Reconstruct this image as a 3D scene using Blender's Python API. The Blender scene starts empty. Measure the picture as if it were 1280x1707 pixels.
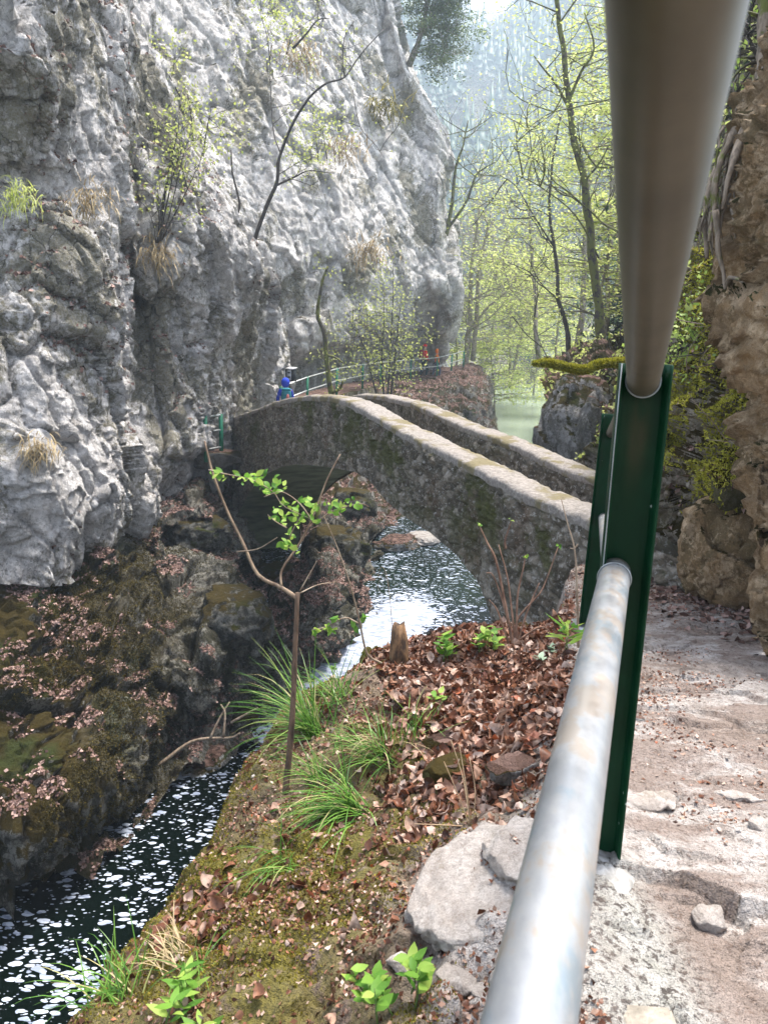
import bpy, bmesh, math, random
import numpy as np
from mathutils import Matrix, Vector
S = bpy.context.scene
COL = S.collection
# ---------------------------------------------------------------- camera
FPX, CU, CV = 1282.0, 640.0, 853.5
PITCH, ROLL = math.radians(13.0), math.radians(1.6)
FW = np.array([0, math.cos(PITCH), -math.sin(PITCH)])
R0 = np.array([1.0, 0, 0]); U0 = np.array([0, math.sin(PITCH), math.cos(PITCH)])
RT = math.cos(ROLL)*R0 + math.sin(ROLL)*U0
UP = -math.sin(ROLL)*R0 + math.cos(ROLL)*U0
cd = bpy.data.cameras.new('camera'); cam = bpy.data.objects.new('camera', cd); COL.objects.link(cam)
cam.matrix_world = Matrix(((RT[0], UP[0], -FW[0], 0), (RT[1], UP[1], -FW[1], 0), (RT[2], UP[2], -FW[2], 0), (0, 0, 0, 1)))
cd.sensor_fit = 'HORIZONTAL'; cd.sensor_width = 36.0; cd.lens = 36.0*FPX/1280
cd.clip_start = 0.02; cd.clip_end = 3000
cd.dof.use_dof = True; cd.dof.focus_distance = 6.0; cd.dof.aperture_fstop = 18
S.camera = cam
# ---------------------------------------------------------------- sky, sun, exposure
SUN_EL, SUN_AZ = math.radians(70), math.radians(48)       # azimuth clockwise from +Y (view direction)
w = bpy.data.worlds.new('World'); S.world = w; w.use_nodes = True
sky = w.node_tree.nodes.new('ShaderNodeTexSky'); sky.sky_type = 'NISHITA'; sky.sun_disc = False
sky.sun_elevation = SUN_EL; sky.sun_rotation = SUN_AZ; sky.air_density = 1.0; sky.dust_density = 3.0
bg = w.node_tree.nodes['Background']; hs = w.node_tree.nodes.new('ShaderNodeHueSaturation'); hs.inputs['Saturation'].default_value = .6; w.node_tree.links.new(sky.outputs[0], hs.inputs['Color']); w.node_tree.links.new(hs.outputs[0], bg.inputs[0]); bg.inputs[1].default_value = 0.15
sl = bpy.data.lights.new('sun', 'SUN'); sl.energy = 2.7; sl.angle = math.radians(16); sl.color = (1.0, 0.95, 0.88)
so = bpy.data.objects.new('sun', sl); COL.objects.link(so)
sd = Vector((math.sin(SUN_AZ)*math.cos(SUN_EL), math.cos(SUN_AZ)*math.cos(SUN_EL), math.sin(SUN_EL)))
so.rotation_euler = sd.to_track_quat('Z', 'Y').to_euler(); so.location = (20, 20, 60)
S.view_settings.view_transform = 'Standard'; S.view_settings.look = 'None'
S.view_settings.exposure = 1.80; S.view_settings.gamma = 1.0
S.cycles.use_denoising = True
S.cycles.max_bounces = 8; S.cycles.volume_bounces = 2; S.cycles.transparent_max_bounces = 8
S.cycles.caustics_reflective = False; S.cycles.caustics_refractive = False
# ---------------------------------------------------------------- picking points: pixel of the 1280-wide picture + distance -> world
def P(u, v, d):
    return FW*d + RT*((u-CU)/FPX*d) + UP*(-(v-CV)/FPX*d)
def ray(u, v): return P(u, v, 1.0)
def PZ(u, v, z): r = ray(u, v); return r*(z/r[2])
def PY(u, v, y): r = ray(u, v); return r*(y/r[1])
def px(p):
    p = np.asarray(p, float); d = p@FW
    return (CU + FPX*(p@RT)/d, CV - FPX*(p@UP)/d, d)
# ---------------------------------------------------------------- numpy noise
def _h(i, j, k, s):
    x = (i.astype(np.uint32)*np.uint32(374761393)) ^ (j.astype(np.uint32)*np.uint32(668265263)) ^ (k.astype(np.uint32)*np.uint32(2246822519)) ^ np.uint32((s*3266489917+97) & 0xffffffff)
    x = (x ^ (x >> np.uint32(15)))*np.uint32(2246822519); x = (x ^ (x >> np.uint32(13)))*np.uint32(3266489917)
    return x ^ (x >> np.uint32(16))
def _f(h): return (h & np.uint32(0xffffff)).astype(np.float64)/16777215.0
def vnoise(Q, seed=0):
    Q = np.asarray(Q, float); i = np.floor(Q).astype(np.int64); f = Q-i; g = f*f*(3-2*f); r = 0
    for a in (0, 1):
        for b in (0, 1):
            for c in (0, 1):
                hh = _f(_h(i[:, 0]+a, i[:, 1]+b, i[:, 2]+c, seed))*2-1
                r = r + hh*(g[:, 0] if a else 1-g[:, 0])*(g[:, 1] if b else 1-g[:, 1])*(g[:, 2] if c else 1-g[:, 2])
    return r
def fbm(Q, o=4, seed=0, gain=.5):
    r = 0; a = 1; t = 0; Q = np.asarray(Q, float)
    for k in range(o):
        r = r + a*vnoise(Q*2.03**k+k*17.3, seed+k); t += a; a *= gain
    return r/t
def ridged(Q, o=4, seed=0):
    r = 0; a = 1; t = 0
    for k in range(o):
        r = r + a*(1-np.abs(vnoise(Q*2.05**k+k*9.1, seed+k))*2.2); t += a; a *= .5
    return r/t
def worley(Q, seed=0):
    Q = np.asarray(Q, float); i = np.floor(Q).astype(np.int64); n = len(Q)
    F1 = np.full(n, 9.); F2 = np.full(n, 9.); H = np.zeros(n, np.uint32); D = np.zeros((n, 3))
    for a in (-1, 0, 1):
        for b in (-1, 0, 1):
            for c in (-1, 0, 1):
                I, J, K = i[:, 0]+a, i[:, 1]+b, i[:, 2]+c
                h = _h(I, J, K, seed); h2 = _h(I, J, K, seed+31); h3 = _h(I, J, K, seed+57)
                d = np.stack([I+_f(h)-Q[:, 0], J+_f(h2)-Q[:, 1], K+_f(h3)-Q[:, 2]], 1)
                q = (d*d).sum(1); m = q < F1
                F2 = np.where(m, F1, np.minimum(F2, q)); H = np.where(m, h ^ h3, H); D[m] = d[m]; F1 = np.where(m, q, F1)
    return np.sqrt(F1), np.sqrt(F2), H, -D
def facets(Q, seed=0, step=.5, tilt=.9):
    """broken rock: every cell is a tilted plane of its own height"""
    F1, F2, H, D = worley(Q, seed)
    r1 = _f(H)-.5; r2 = _f(H*np.uint32(7919)+np.uint32(11))-.5; r3 = _f((H ^ np.uint32(0x5bd1e995))*np.uint32(31337))-.5; r4 = _f(H*np.uint32(104729))-.5
    return r1*step + (D[:, 0]*r2+D[:, 1]*r3+D[:, 2]*r4)*tilt*2, F2-F1
def rockdisp(Q, sc=1.0, seed=0, big=.5, mid=.22, small=.07, aniso=(1, 1, 1), cracks=.05, rg=1., lean=0.):
    Q = np.array(Q); Q0 = Q.copy(); Q[:, 1] += lean*Q[:, 2]; Q[:, 0] += lean*.5*Q[:, 2]; Q = Q/np.array(aniso)
    W = Q + np.stack([fbm(Q*.7/sc, 3, seed+90), fbm(Q*.7/sc+31, 3, seed+91), fbm(Q*.7/sc+57, 3, seed+92)], 1)*.45*sc
    a, e1 = facets(W/(2.6*sc), seed, .8, .8); b, e2 = facets(W/(.95*sc)+9, seed+1); c, e3 = facets(Q0/(.33*sc)+5, seed+2)
    d = .20*sc*fbm(W/(2.6*sc), 3, seed+8) + .075*rg*sc*ridged(W/(1.5*sc)+3, 6, seed+9) + .03*sc*fbm(Q/(.22*sc), 4, seed+11, .6) + big*sc*a + mid*sc*b + small*sc*c + .035*sc*ridged(Q0/(.5*sc), 3, seed+5) + .018*sc*fbm(Q/(.09*sc), 2, seed+7)
    d += .034*rg*sc*ridged(Q0/(.22*sc)+7, 4, seed+13) + .02*sc*(rg > 1.2)*ridged(Q/(.10*sc), 3, seed+15) + .075*rg*sc*facets(Q0/(.6*sc)+2+.3*fbm(Q0/sc, 2, 3)[:, None], seed+14, .6, .9)[0]
    d -= cracks*sc*(np.exp(-(e2/.05)**2)+1.6*np.exp(-(e1/.03)**2))
    return d
# ---------------------------------------------------------------- mesh building
def props(o, label=None, cat=None, group=None, kind=None):
    if label: o['label'] = label
    if cat: o['category'] = cat
    if group: o['group'] = group
    if kind: o['kind'] = kind
    return o
def build(name, V, F, mat, parent=None, loc=None, attrs=None, smooth=True):
    """V (n,3) world coordinates; F an array or list of arrays of equal-sided faces"""
    V = np.asarray(V, float)
    if loc is None: loc = (0, 0, 0) if parent is None else parent.location
    base = np.array(parent.location) if parent is not None and parent.parent is None else (np.array(parent['_w']) if parent is not None else np.array(loc))
    me = bpy.data.meshes.new(name)
    Fs = [np.asarray(f, np.int64) for f in (F if isinstance(F, list) else [F]) if len(f)]
    me.vertices.add(len(V)); me.vertices.foreach_set('co', (V-base).ravel().astype(np.float32))
    loops = np.concatenate([f.ravel() for f in Fs]); tot = np.concatenate([np.full(len(f), f.shape[1]) for f in Fs])
    me.loops.add(len(loops)); me.loops.foreach_set('vertex_index', loops.astype(np.int32))
    me.polygons.add(len(tot)); st = np.concatenate([[0], np.cumsum(tot)[:-1]])
    me.polygons.foreach_set('loop_start', st.astype(np.int32)); me.polygons.foreach_set('loop_total', tot.astype(np.int32))
    if smooth: me.polygons.foreach_set('use_smooth', np.ones(len(tot), bool))
    me.update(calc_edges=True); me.validate()
    for k, a in (attrs or {}).items():
        at = me.attributes.new(k, 'FLOAT', 'POINT'); at.data.foreach_set('value', np.asarray(a, np.float32))
    if mat: me.materials.append(mat)
    o = bpy.data.objects.new(name, me); COL.objects.link(o)
    if parent is None: o.location = loc
    else: o.parent = parent
    o['_w'] = [float(x) for x in base]
    return o
def empty(name, loc, label, cat, group=None):
    o = bpy.data.objects.new(name, None); COL.objects.link(o); o.location = tuple(float(x) for x in loc); o.empty_display_size = .1
    return props(o, label, cat, group)
class MB:
    def __init__(s): s.V = []; s.F = {}; s.n = 0; s.A = []
    def add(s, V, F, tint=0.0):
        V = np.asarray(V, float)
        for f in (F if isinstance(F, list) else [F]):
            f = np.asarray(f)
            if len(f): s.F.setdefault(f.shape[1], []).append(f+s.n)
        s.V.append(V); s.A.append(np.broadcast_to(np.asarray(tint, float), (len(V),))); s.n += len(V)
        return s
    def build(s, name, mat, parent=None, loc=None, smooth=True):
        return build(name, np.concatenate(s.V), [np.concatenate(f) for f in s.F.values()], mat, parent, loc, {'tint': np.concatenate(s.A)}, smooth)
def tube(pts, rad, n=8, caps=True, jit=0, seed=1):
    pts = np.asarray(pts, float); m = len(pts); rad = np.broadcast_to(np.asarray(rad, float), (m,))
    T = np.gradient(pts, axis=0); T /= np.linalg.norm(T, axis=1)[:, None]+1e-9
    ref = np.array([0, 0, 1.]) if abs(T[0][2]) < .9 else np.array([1., 0, 0])
    V = []; a = np.linspace(0, 2*math.pi, n, endpoint=False); x = np.cross(T[0], ref); x /= np.linalg.norm(x)
    rng = np.random.default_rng(seed)
    for k in range(m):
        x = x - T[k]*(x@T[k]); x /= np.linalg.norm(x)+1e-9; y = np.cross(T[k], x)
        rr = rad[k]*(1+jit*(rng.random(n)-.5)) if jit else rad[k]
        V.append(pts[k] + (np.cos(a)*rr)[:, None]*x + (np.sin(a)*rr)[:, None]*y)
    V = np.concatenate(V); i = np.arange(n); F = []
    for k in range(m-1): F.append(np.stack([k*n+i, k*n+(i+1) % n, (k+1)*n+(i+1) % n, (k+1)*n+i], 1))
    F = [np.concatenate(F)]
    if caps: F.append(np.arange(n)[::-1][None]); F.append((np.arange(n)+(m-1)*n)[None])
    return V, F
def crom(pts, per):
    """Catmull-Rom through points (m,k)"""
    p = np.asarray(pts, float); p = np.concatenate([[2*p[0]-p[1]], p, [2*p[-1]-p[-2]]]); out = []
    m = len(p)-3; per = [per]*m if np.isscalar(per) else per
    for i in range(m):
        t = np.linspace(0, 1, per[i], endpoint=False).reshape((-1,)+(1,)*(p.ndim-1)); a, b, c, d = p[i:i+4]
        out.append(.5*((2*b)+(-a+c)*t+(2*a-5*b+4*c-d)*t**2+(-a+3*b-3*c+d)*t**3))
    out.append(p[-2][None]); return np.concatenate(out)
def gridF(nu, nv):
    i, j = np.meshgrid(np.arange(nu-1), np.arange(nv-1), indexing='ij'); k = (i*nv+j).ravel()
    return np.stack([k, k+nv, k+nv+1, k+1], 1)
def surf(rows, step, limit=700):
    """control rows of (u, v, d) -> dense world grid and outward normals (towards the camera side)"""
    C = np.array([[P(*c) for c in r] for r in rows])
    lr = np.linalg.norm(np.diff(C, axis=0), axis=2).mean(1); lc = np.linalg.norm(np.diff(C, axis=1), axis=2).mean(0)
    st = max(step, lr.sum()/limit, lc.sum()/limit)
    G = crom(C, [max(2, int(x/st)) for x in lr]); G = crom(G.transpose(1, 0, 2), [max(2, int(x/st)) for x in lc]).transpose(1, 0, 2)
    return G
def gnormals(G):
    n = np.cross(np.gradient(G, axis=1), np.gradient(G, axis=0)); n /= np.linalg.norm(n, axis=2)[:, :, None]+1e-9
    h, w_ = G.shape[:2]; c = (slice(h//4, 3*h//4), slice(w_//4, 3*w_//4))
    if (n[c]*G[c]).sum() > 0: n = -n
    return n
def tri_normals(V, F):
    return np.cross(V[F[:, 1]]-V[F[:, 0]], V[F[:, 2]]-V[F[:, 0]])
def rocksurf(name, rows, step, mat, sc=1., seed=0, limit=700, post=None, **kw):
    G = surf(rows, step, limit); N = gnormals(G); Q = G.reshape(-1, 3)
    d = rockdisp(Q, sc, seed, **kw); V = Q + N.reshape(-1, 3)*d[:, None]
    if post is not None: V = post(V)
    F = gridF(G.shape[0], G.shape[1])
    return V, F, G.shape[:2]
# ---------------------------------------------------------------- leaves and blades, vectorised
def frame(N, rng, T=None):
    N = N/(np.linalg.norm(N, axis=1)[:, None]+1e-9)
    if T is None: T = rng.normal(size=N.shape)
    T = T - N*(T*N).sum(1)[:, None]; T /= np.linalg.norm(T, axis=1)[:, None]+1e-9
    return T, np.cross(N, T), N
def leaves(Pc, N, size, rng, T=None, nu=3, nv=2, curl=.3, wid=.55, tint=None, crump=0):
    """leaf blades lying on points Pc with normals N: nu x nv quads each, folded and curled"""
    n = len(Pc); X, Y, Z = frame(N, rng, T); size = np.broadcast_to(size, (n,))
    t = np.linspace(0, 1, nu+1); s = np.linspace(-1, 1, nv+1); tt, ss = np.meshgrid(t, s, indexing='ij'); tt = tt.ravel(); ss = ss.ravel()
    wv = np.maximum(.04, np.sin(np.pi*np.clip(tt, .0, 1)**.85)**.95)*wid*.56
    if nu == 1: wv = np.full(len(tt), wid*.42)
    c1 = curl*rng.normal(size=n); c2 = curl*.45*rng.normal(size=n)+.1; c3 = curl*.8*rng.normal(size=n)
    x = np.broadcast_to(tt-.5, (n, len(tt))); y = ss*wv; z = c2[:, None]*np.abs(ss)**1.5*wv*1.2 + c1[:, None]*(tt-.5)**2*1.6 + c3[:, None]*(tt-.5)*ss*wv*2
    if crump: z = z + crump*rng.normal(size=z.shape)*(np.abs(ss)+.3)
    sz = size[:, None, None]
    V = Pc[:, None, :] + sz*(x[..., None]*X[:, None, :] + np.broadcast_to(y, x.shape)[..., None]*Y[:, None, :] + z[..., None]*Z[:, None, :])
    K = (nu+1)*(nv+1); F0 = gridF(nu+1, nv+1); F = (F0[None]+(np.arange(n)*K)[:, None, None]).reshape(-1, 4)
    ti = rng.random(n) if tint is None else np.broadcast_to(tint, (n,))
    return V.reshape(-1, 3), F, np.repeat(ti, K)
def blades(B, D, L, wd, rng, droop=.6, seg=6, tint=None):
    """grass blades from base B in direction D, length L, width wd, arching over"""
    n = len(B); D = D/np.linalg.norm(D, axis=1)[:, None]; L = np.broadcast_to(L, (n,)); dr = droop*(.5+rng.random(n))
    side = np.cross(D, np.array([0, 0, 1.])); side /= np.linalg.norm(side, axis=1)[:, None]+1e-9
    p = B.copy(); V = []; d = D.copy()
    for k in range(seg+1):
        t = k/seg; wk = wd*(1-t**2.2)*.5+.0002
        V.append(np.stack([p-side*np.reshape(wk*np.ones(n), (-1, 1)), p+side*np.reshape(wk*np.ones(n), (-1, 1))], 1))
        d = d - np.array([0, 0, 1.])*(dr*1.6/seg*(.3+t*1.4))[:, None]; d /= np.linalg.norm(d, axis=1)[:, None]
        p = p + d*(L/seg)[:, None]
    V = np.stack(V, 1).reshape(-1, 3); K = 2*(seg+1); k = np.arange(seg)*2
    F0 = np.stack([k, k+1, k+3, k+2], 1); F = (F0[None]+(np.arange(n)*K)[:, None, None]).reshape(-1, 4)
    ti = rng.random(n) if tint is None else np.broadcast_to(tint, (n,))
    return V, F, np.repeat(ti, K)
def scatter(V, F, n, rng, mask=None):
    """n random points on quads, returns points and normals; mask(points, normals) -> probability"""
    A = V[F[:, 0]]; B = V[F[:, 1]]; C = V[F[:, 2]]; D = V[F[:, 3]]; nn = np.cross(C-A, D-B); ar = np.linalg.norm(nn, axis=1)
    nn = nn/(ar[:, None]+1e-12); c = (A+B+C+D)/4
    s = np.sign((nn*c).sum(1).mean()); nn = -nn*s if s != 0 else nn
    pr = ar*(mask(c, nn) if mask is not None else 1); pr = pr/pr.sum(); k = rng.choice(len(F), n, p=pr); a = rng.random((n, 1)); b = rng.random((n, 1))
    return A[k]*(1-a)*(1-b)+B[k]*a*(1-b)+C[k]*a*b+D[k]*(1-a)*b, nn[k]
def box(c, s, R=None):
    v = np.array([[x, y, z] for x in (-.5, .5) for y in (-.5, .5) for z in (-.5, .5)])*np.array(s)
    if R is not None: v = v@np.array(R).T
    return v+np.array(c), np.array([[0, 1, 3, 2], [4, 6, 7, 5], [0, 4, 5, 1], [2, 3, 7, 6], [0, 2, 6, 4], [1, 5, 7, 3]])
def rotz(a): c, s = math.cos(a), math.sin(a); return np.array([[c, -s, 0], [s, c, 0], [0, 0, 1]])
_ico = {}
def ico(k):
    if k not in _ico:
        bm = bmesh.new(); bmesh.ops.create_icosphere(bm, subdivisions=k, radius=1)
        _ico[k] = (np.array([v.co for v in bm.verts]), np.array([[v.index for v in f.verts] for f in bm.faces])); bm.free()
    return _ico[k]
def rockV(c, size, seed, k=5, rot=0, rough=1., flat=.25):
    v, F = ico(k); s = np.array(size)/2.; n = v.copy(); q = v*1.0+seed*3.7
    a, e = facets(q*1.1, seed, .35, .45); b, e2 = facets(q*2.7, seed+3, .3, .5)
    r = 1 + rough*(a*.55 + b*.16 + .07*fbm(q*4, 4, seed+4) - .03*np.exp(-(e2/.06)**2))
    V = v*r[:, None]; V[:, 2] = np.where(V[:, 2] > 1-flat, 1-flat+(V[:, 2]-1+flat)*.35, V[:, 2])
    return (V*s)@rotz(rot).T+np.array(c), F
def polyrock(c, size, seed, k=4, rot=0, planes=22, flat=.8):
    """angular stone: the solid cut out by random planes, edges slightly worn"""
    v, F = ico(k); r = np.random.default_rng(seed+500); n = r.normal(size=(planes, 3)); n[:, 2] *= .5; n /= np.linalg.norm(n, axis=1)[:, None]; h = r.uniform(.7, 1, planes)
    n = np.vstack([n, [[.05, .03, 1], [0, 0, -1]]]); h = np.append(h, [flat, .8]); q = v@n.T; t = np.where(q > .05, h/np.maximum(q, .05), 9); m = t.min(1); m = -.04*np.log(np.exp(-t/.04).sum(1)) ; m = m+.03*fbm(v*3+seed, 4, seed)+.012*fbm(v*14, 2, seed)
    return (v*m[:, None]*np.array(size)/2.)@rotz(rot).T+np.array(c), F
# ---------------------------------------------------------------- materials
class M:
    def __init__(s, name, rough=.8):
        s.m = bpy.data.materials.new(name); s.m.use_nodes = True; s.t = s.m.node_tree; s.b = s.t.nodes['Principled BSDF']
        s.b.inputs['Roughness'].default_value = rough; s.pos = s.t.nodes.new('ShaderNodeNewGeometry')
    def n(s, typ, ins=None, **kw):
        nd = s.t.nodes.new('ShaderNode'+typ)
        for k, v in kw.items(): setattr(nd, k, v)
        for k, v in (ins or {}).items(): s.set(nd.inputs[k], v)
        return nd
    def set(s, inp, v):
        if isinstance(v, bpy.types.Node): v = v.outputs[0]
        if isinstance(v, bpy.types.NodeSocket): s.t.links.new(v, inp)
        else:
            if isinstance(v, tuple) and len(v) == 3 and inp.type == 'RGBA': v = v+(1,)
            inp.default_value = v
    def map(s, scale=(1, 1, 1), rot=(0, 0, 0), loc=(0, 0, 0)):
        return s.n('Mapping', {0: s.pos.outputs['Position'], 'Scale': scale, 'Rotation': rot, 'Location': loc})
    def noise(s, sc, det=4, rough=.55, vec=None, dist=0):
        return s.n('TexNoise', {'Vector': vec if vec is not None else s.pos.outputs['Position'], 'Scale': sc, 'Detail': det, 'Roughness': rough, 'Distortion': dist})
    def vor(s, sc, vec=None, feature='F1', rnd=1):
        return s.n('TexVoronoi', {'Vector': vec if vec is not None else s.pos.outputs['Position'], 'Scale': sc, 'Randomness': rnd}, feature=feature)
    def ramp(s, fac, stops):
        r = s.n('ValToRGB', {0: fac}); e = r.color_ramp.elements
        while len(e) < len(stops): e.new(.5)
        for k, (p, c) in enumerate(stops):
            e[k].position = p; e[k].color = (c+(1,)) if isinstance(c, tuple) else (c, c, c, 1)
        return r
    def sm(s, v, a, b): return s.n('MapRange', {0: v, 1: a, 2: b, 3: 0.0, 4: 1.0}, interpolation_type='SMOOTHSTEP')
    def mix(s, f, a, b, mode='MIX'):
        nd = s.n('Mix', data_type='RGBA', blend_type=mode); s.set(nd.inputs[0], f); s.set(nd.inputs[6], a); s.set(nd.inputs[7], b); return nd.outputs[2]
    def math(s, op, a, b=0.0, clamp=False):
        nd = s.n('Math', {0: a, 1: b}, operation=op); nd.use_clamp = clamp; return nd
    def attr(s, name): return s.n('Attribute', attribute_name=name).outputs['Fac']
    def nz(s): return s.n('SeparateXYZ', {0: s.pos.outputs['Normal']}).outputs[2]
    def col(s, c): s.set(s.b.inputs['Base Color'], c)
    def bump(s, h, strength=.6, dist=.03, prev=None):
        b = s.n('Bump', {'Height': h, 'Strength': strength, 'Distance': dist})
        if prev is not None: s.t.links.new(prev.outputs[0], b.inputs['Normal'])
        s.t.links.new(b.outputs[0], s.b.inputs['Normal']); return b
def limestone(name, pale=(.88, .845, .82), mid=(.58, .55, .525), olive=(.19, .17, .09), dark=(.045, .043, .036), olv=.5, moss=0., litter=0., sc=1., tan=0., crk=1., mattr=False):
    m = M(name, .9); V3 = lambda v: tuple(v)
    wn = m.noise(1.6/sc, 5, .65); wp = m.n('VectorMath', {0: m.pos.outputs['Position'], 1: m.n('VectorMath', {0: wn.outputs[1], 'Scale': .5*sc}, operation='SCALE')}, operation='ADD')
    def mp(scale, loc=(0, 0, 0), rot=(0, 0, 0)): return m.n('Mapping', {0: wp, 'Scale': scale, 'Location': loc, 'Rotation': rot})
    n2 = m.noise(2.4/sc, 8, .72, mp((1, 1, .7))); n3 = m.noise(9/sc, 6, .75); n5 = m.noise(26/sc, 5, .75); n4 = m.noise(.42/sc, 7, .66, mp((1, 1, .62), (7, 3, 1), (0, .5, 0)))
    c = m.mix(m.sm(n2, .42, .56), mid, pale)
    c = m.mix(m.math('MULTIPLY', m.sm(n3, .47, .60), .62), c, m.mix(m.sm(n5, .42, .58), tuple(x*.45+y*.25 for x, y in zip(mid, olive)), mid))
    ov = m.math('ADD', m.math('MULTIPLY', n4, .72), m.math('MULTIPLY', n3, .28))
    c = m.mix(m.math('MULTIPLY', m.sm(ov, .605-.2*olv, .655-.2*olv), .88), c, m.mix(m.sm(n5, .38, .62), olive, tuple(.5*x+.5*y for x, y in zip(mid, olive))))
    tn = m.noise(1.5/sc, 6, .7, mp((1, 1, 1), (3, 9, 2)))
    c = m.mix(m.math('MULTIPLY', m.sm(tn, .58, .66), .35+.5*tan), c, (.27, .215, .14))
    if tan: c = m.mix(m.math('MULTIPLY', m.sm(tn, .38, .55), tan), c, (.26, .165, .085))
    c = m.mix(m.math('MULTIPLY', m.sm(n5, .57, .66), .7), c, dark)
    c = m.mix(m.math('MULTIPLY', m.sm(m.noise(13/sc, 6, .75, mp((1, 1, .4), (5, 5, 5))), .60, .68), .55), c, tuple(min(.8, x*1.12) for x in pale))
    vb = m.vor(1.5/sc, mp((1.3, 1.3, .7)), 'DISTANCE_TO_EDGE'); vc = m.vor(5.5/sc, mp((1.2, 1.2, .8), (2, 2, 2)), 'DISTANCE_TO_EDGE')
    c = m.mix(m.math('MULTIPLY', m.math('SUBTRACT', 1.0, m.sm(vb, .0, .028)), m.math('MULTIPLY', m.sm(n4, .4, .6), .8*crk)), c, dark)
    c = m.mix(m.math('MULTIPLY', m.math('SUBTRACT', 1.0, m.sm(vc, .0, .05)), m.math('MULTIPLY', m.sm(n2, .6, .4), .5*crk)), c, dark)
    z = m.nz()
    if moss:
        mk = m.sm(m.math('ADD', m.math('MULTIPLY', z, .30), m.noise(1.3/sc, 7, .7, mp((1, 1, 1), (4, 4, 4)))), .80-.42*moss, .86-.42*moss)
        mc = m.mix(m.noise(22, 4, .7), (.014, .012, .002), (.08, .055, .009)); mc = m.mix(m.sm(m.noise(.9, 4), .52, .66), mc, m.mix(m.noise(30, 3), (.012, .018, .003), (.05, .06, .010))); mk = m.math('MULTIPLY', mk, m.attr('mossy')) if mattr else mk; c = m.mix(mk, c, mc)
    if litter:
        v = m.vor(15, None); lc = m.ramp(m.n('SeparateColor', {0: v.outputs['Color']}).outputs[0], [(0, (.05, .028, .022)), (.5, (.13, .075, .055)), (1, (.25, .16, .13))])
        lk = m.sm(m.math('ADD', z, m.math('MULTIPLY', m.noise(1.4, 6, .7), .8)), 1.28-.45*litter, 1.34-.45*litter)
        c = m.mix(lk, c, lc)
    m.col(c); m.b.inputs['Specular IOR Level'].default_value = .2
    b = m.bump(m.math('ADD', n2, m.math('MULTIPLY', vb, .3)), .9, .22*sc); b = m.bump(m.math('ADD', n3, m.math('MULTIPLY', vc, .35)), 1.0, .09*sc, b); m.bump(n5, 1.0, .035*sc, b)
    return m.m
M_CLIFF = limestone('pale_limestone', olv=.52)
M_CLIFF2 = limestone('lichened_limestone', olv=.42, moss=.05)
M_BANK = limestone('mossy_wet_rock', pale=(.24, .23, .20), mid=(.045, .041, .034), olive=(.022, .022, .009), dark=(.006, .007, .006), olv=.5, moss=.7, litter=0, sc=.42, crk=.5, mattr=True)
M_BANKR = limestone('dark_wet_boulder', pale=(.17, .165, .145), mid=(.045, .043, .036), olive=(.025, .025, .01), dark=(.006, .007, .006), olv=.6, moss=.3, sc=.5, crk=.5)
M_BOULD = limestone('mossy_boulder_rock', pale=(.42, .40, .38), mid=(.18, .17, .15), olive=(.06, .06, .025), olv=.5, moss=.42, litter=.25, sc=.6)
M_OVER = limestone('brown_overhang_rock', pale=(.66, .50, .33), mid=(.38, .25, .13), olive=(.12, .095, .045), dark=(.03, .022, .014), olv=.45, moss=.2, sc=.22, tan=.5, crk=.3)
M_RMOSS = limestone('mossy_bank_soil', pale=(.46, .40, .33), mid=(.20, .16, .11), olive=(.09, .09, .025), dark=(.02, .02, .012), olv=.6, moss=.6, litter=.1, sc=.35, crk=.3)
M_RIVB = limestone('pale_river_stone', pale=(.5, .46, .42), mid=(.34, .30, .27), olive=(.2, .17, .11), dark=(.10, .08, .06), olv=.15, sc=.25)
def simple(name, c1, c2=None, rough=.8, sc=20, bump=.3, bd=.004, spec=.3, metal=0):
    m = M(name, rough); m.b.inputs['Specular IOR Level'].default_value = spec; m.b.inputs['Metallic'].default_value = metal
    n = m.noise(sc, 5, .6); m.col(m.mix(m.sm(n, .3, .7), c1, c2 or tuple(x*.6 for x in c1)))
    if bump: m.bump(n, bump, bd)
    return m.m
def leafmat(name, stops, trans=.35, rough=.55, vein=0):
    m = M(name, rough); c = m.ramp(m.attr('tint'), stops); cc = c.outputs[0]
    if vein: cc = m.mix(m.math('MULTIPLY', m.sm(m.noise(60, 3), .4, .7), vein), cc, tuple(x*.35 for x in stops[0][1]))
    m.col(cc); m.b.inputs['Specular IOR Level'].default_value = .3
    if trans:
        tr = m.n('BsdfTranslucent', {0: cc}); mx = m.n('MixShader', {0: trans, 1: m.b.outputs[0], 2: tr.outputs[0]})
        m.t.links.new(mx.outputs[0], m.t.nodes['Material Output'].inputs[0])
    return m.m
L_DEAD = leafmat('dry_beech_leaf', [(0, (.045, .018, .010)), (.3, (.14, .050, .024)), (.55, (.26, .12, .068)), (.78, (.40, .26, .19)), (.93, (.54, .41, .34)), (1, (.36, .08, .02))], .15, .45, .5)
L_FARDEAD = leafmat('old_leaf_litter', [(0, (.06, .032, .024)), (.5, (.16, .09, .07)), (1, (.36, .25, .215))], 0, .8)
L_CREEP = leafmat('creeper_leaf', [(0, (.16, .26, .05)), (.5, (.32, .44, .10)), (1, (.52, .58, .2))], .4)
L_FRESH = leafmat('fresh_spring_leaf', [(0, (.07, .19, .025)), (.45, (.17, .34, .045)), (1, (.38, .50, .10))], .5)
L_PALE = leafmat('pale_beech_spray', [(0, (.26, .33, .06)), (.5, (.48, .54, .15)), (1, (.70, .72, .28))], .5)
L_EVER = leafmat('dark_needles', [(0, (.025, .055, .02)), (.5, (.045, .09, .03)), (1, (.08, .14, .045))], .15)
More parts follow.
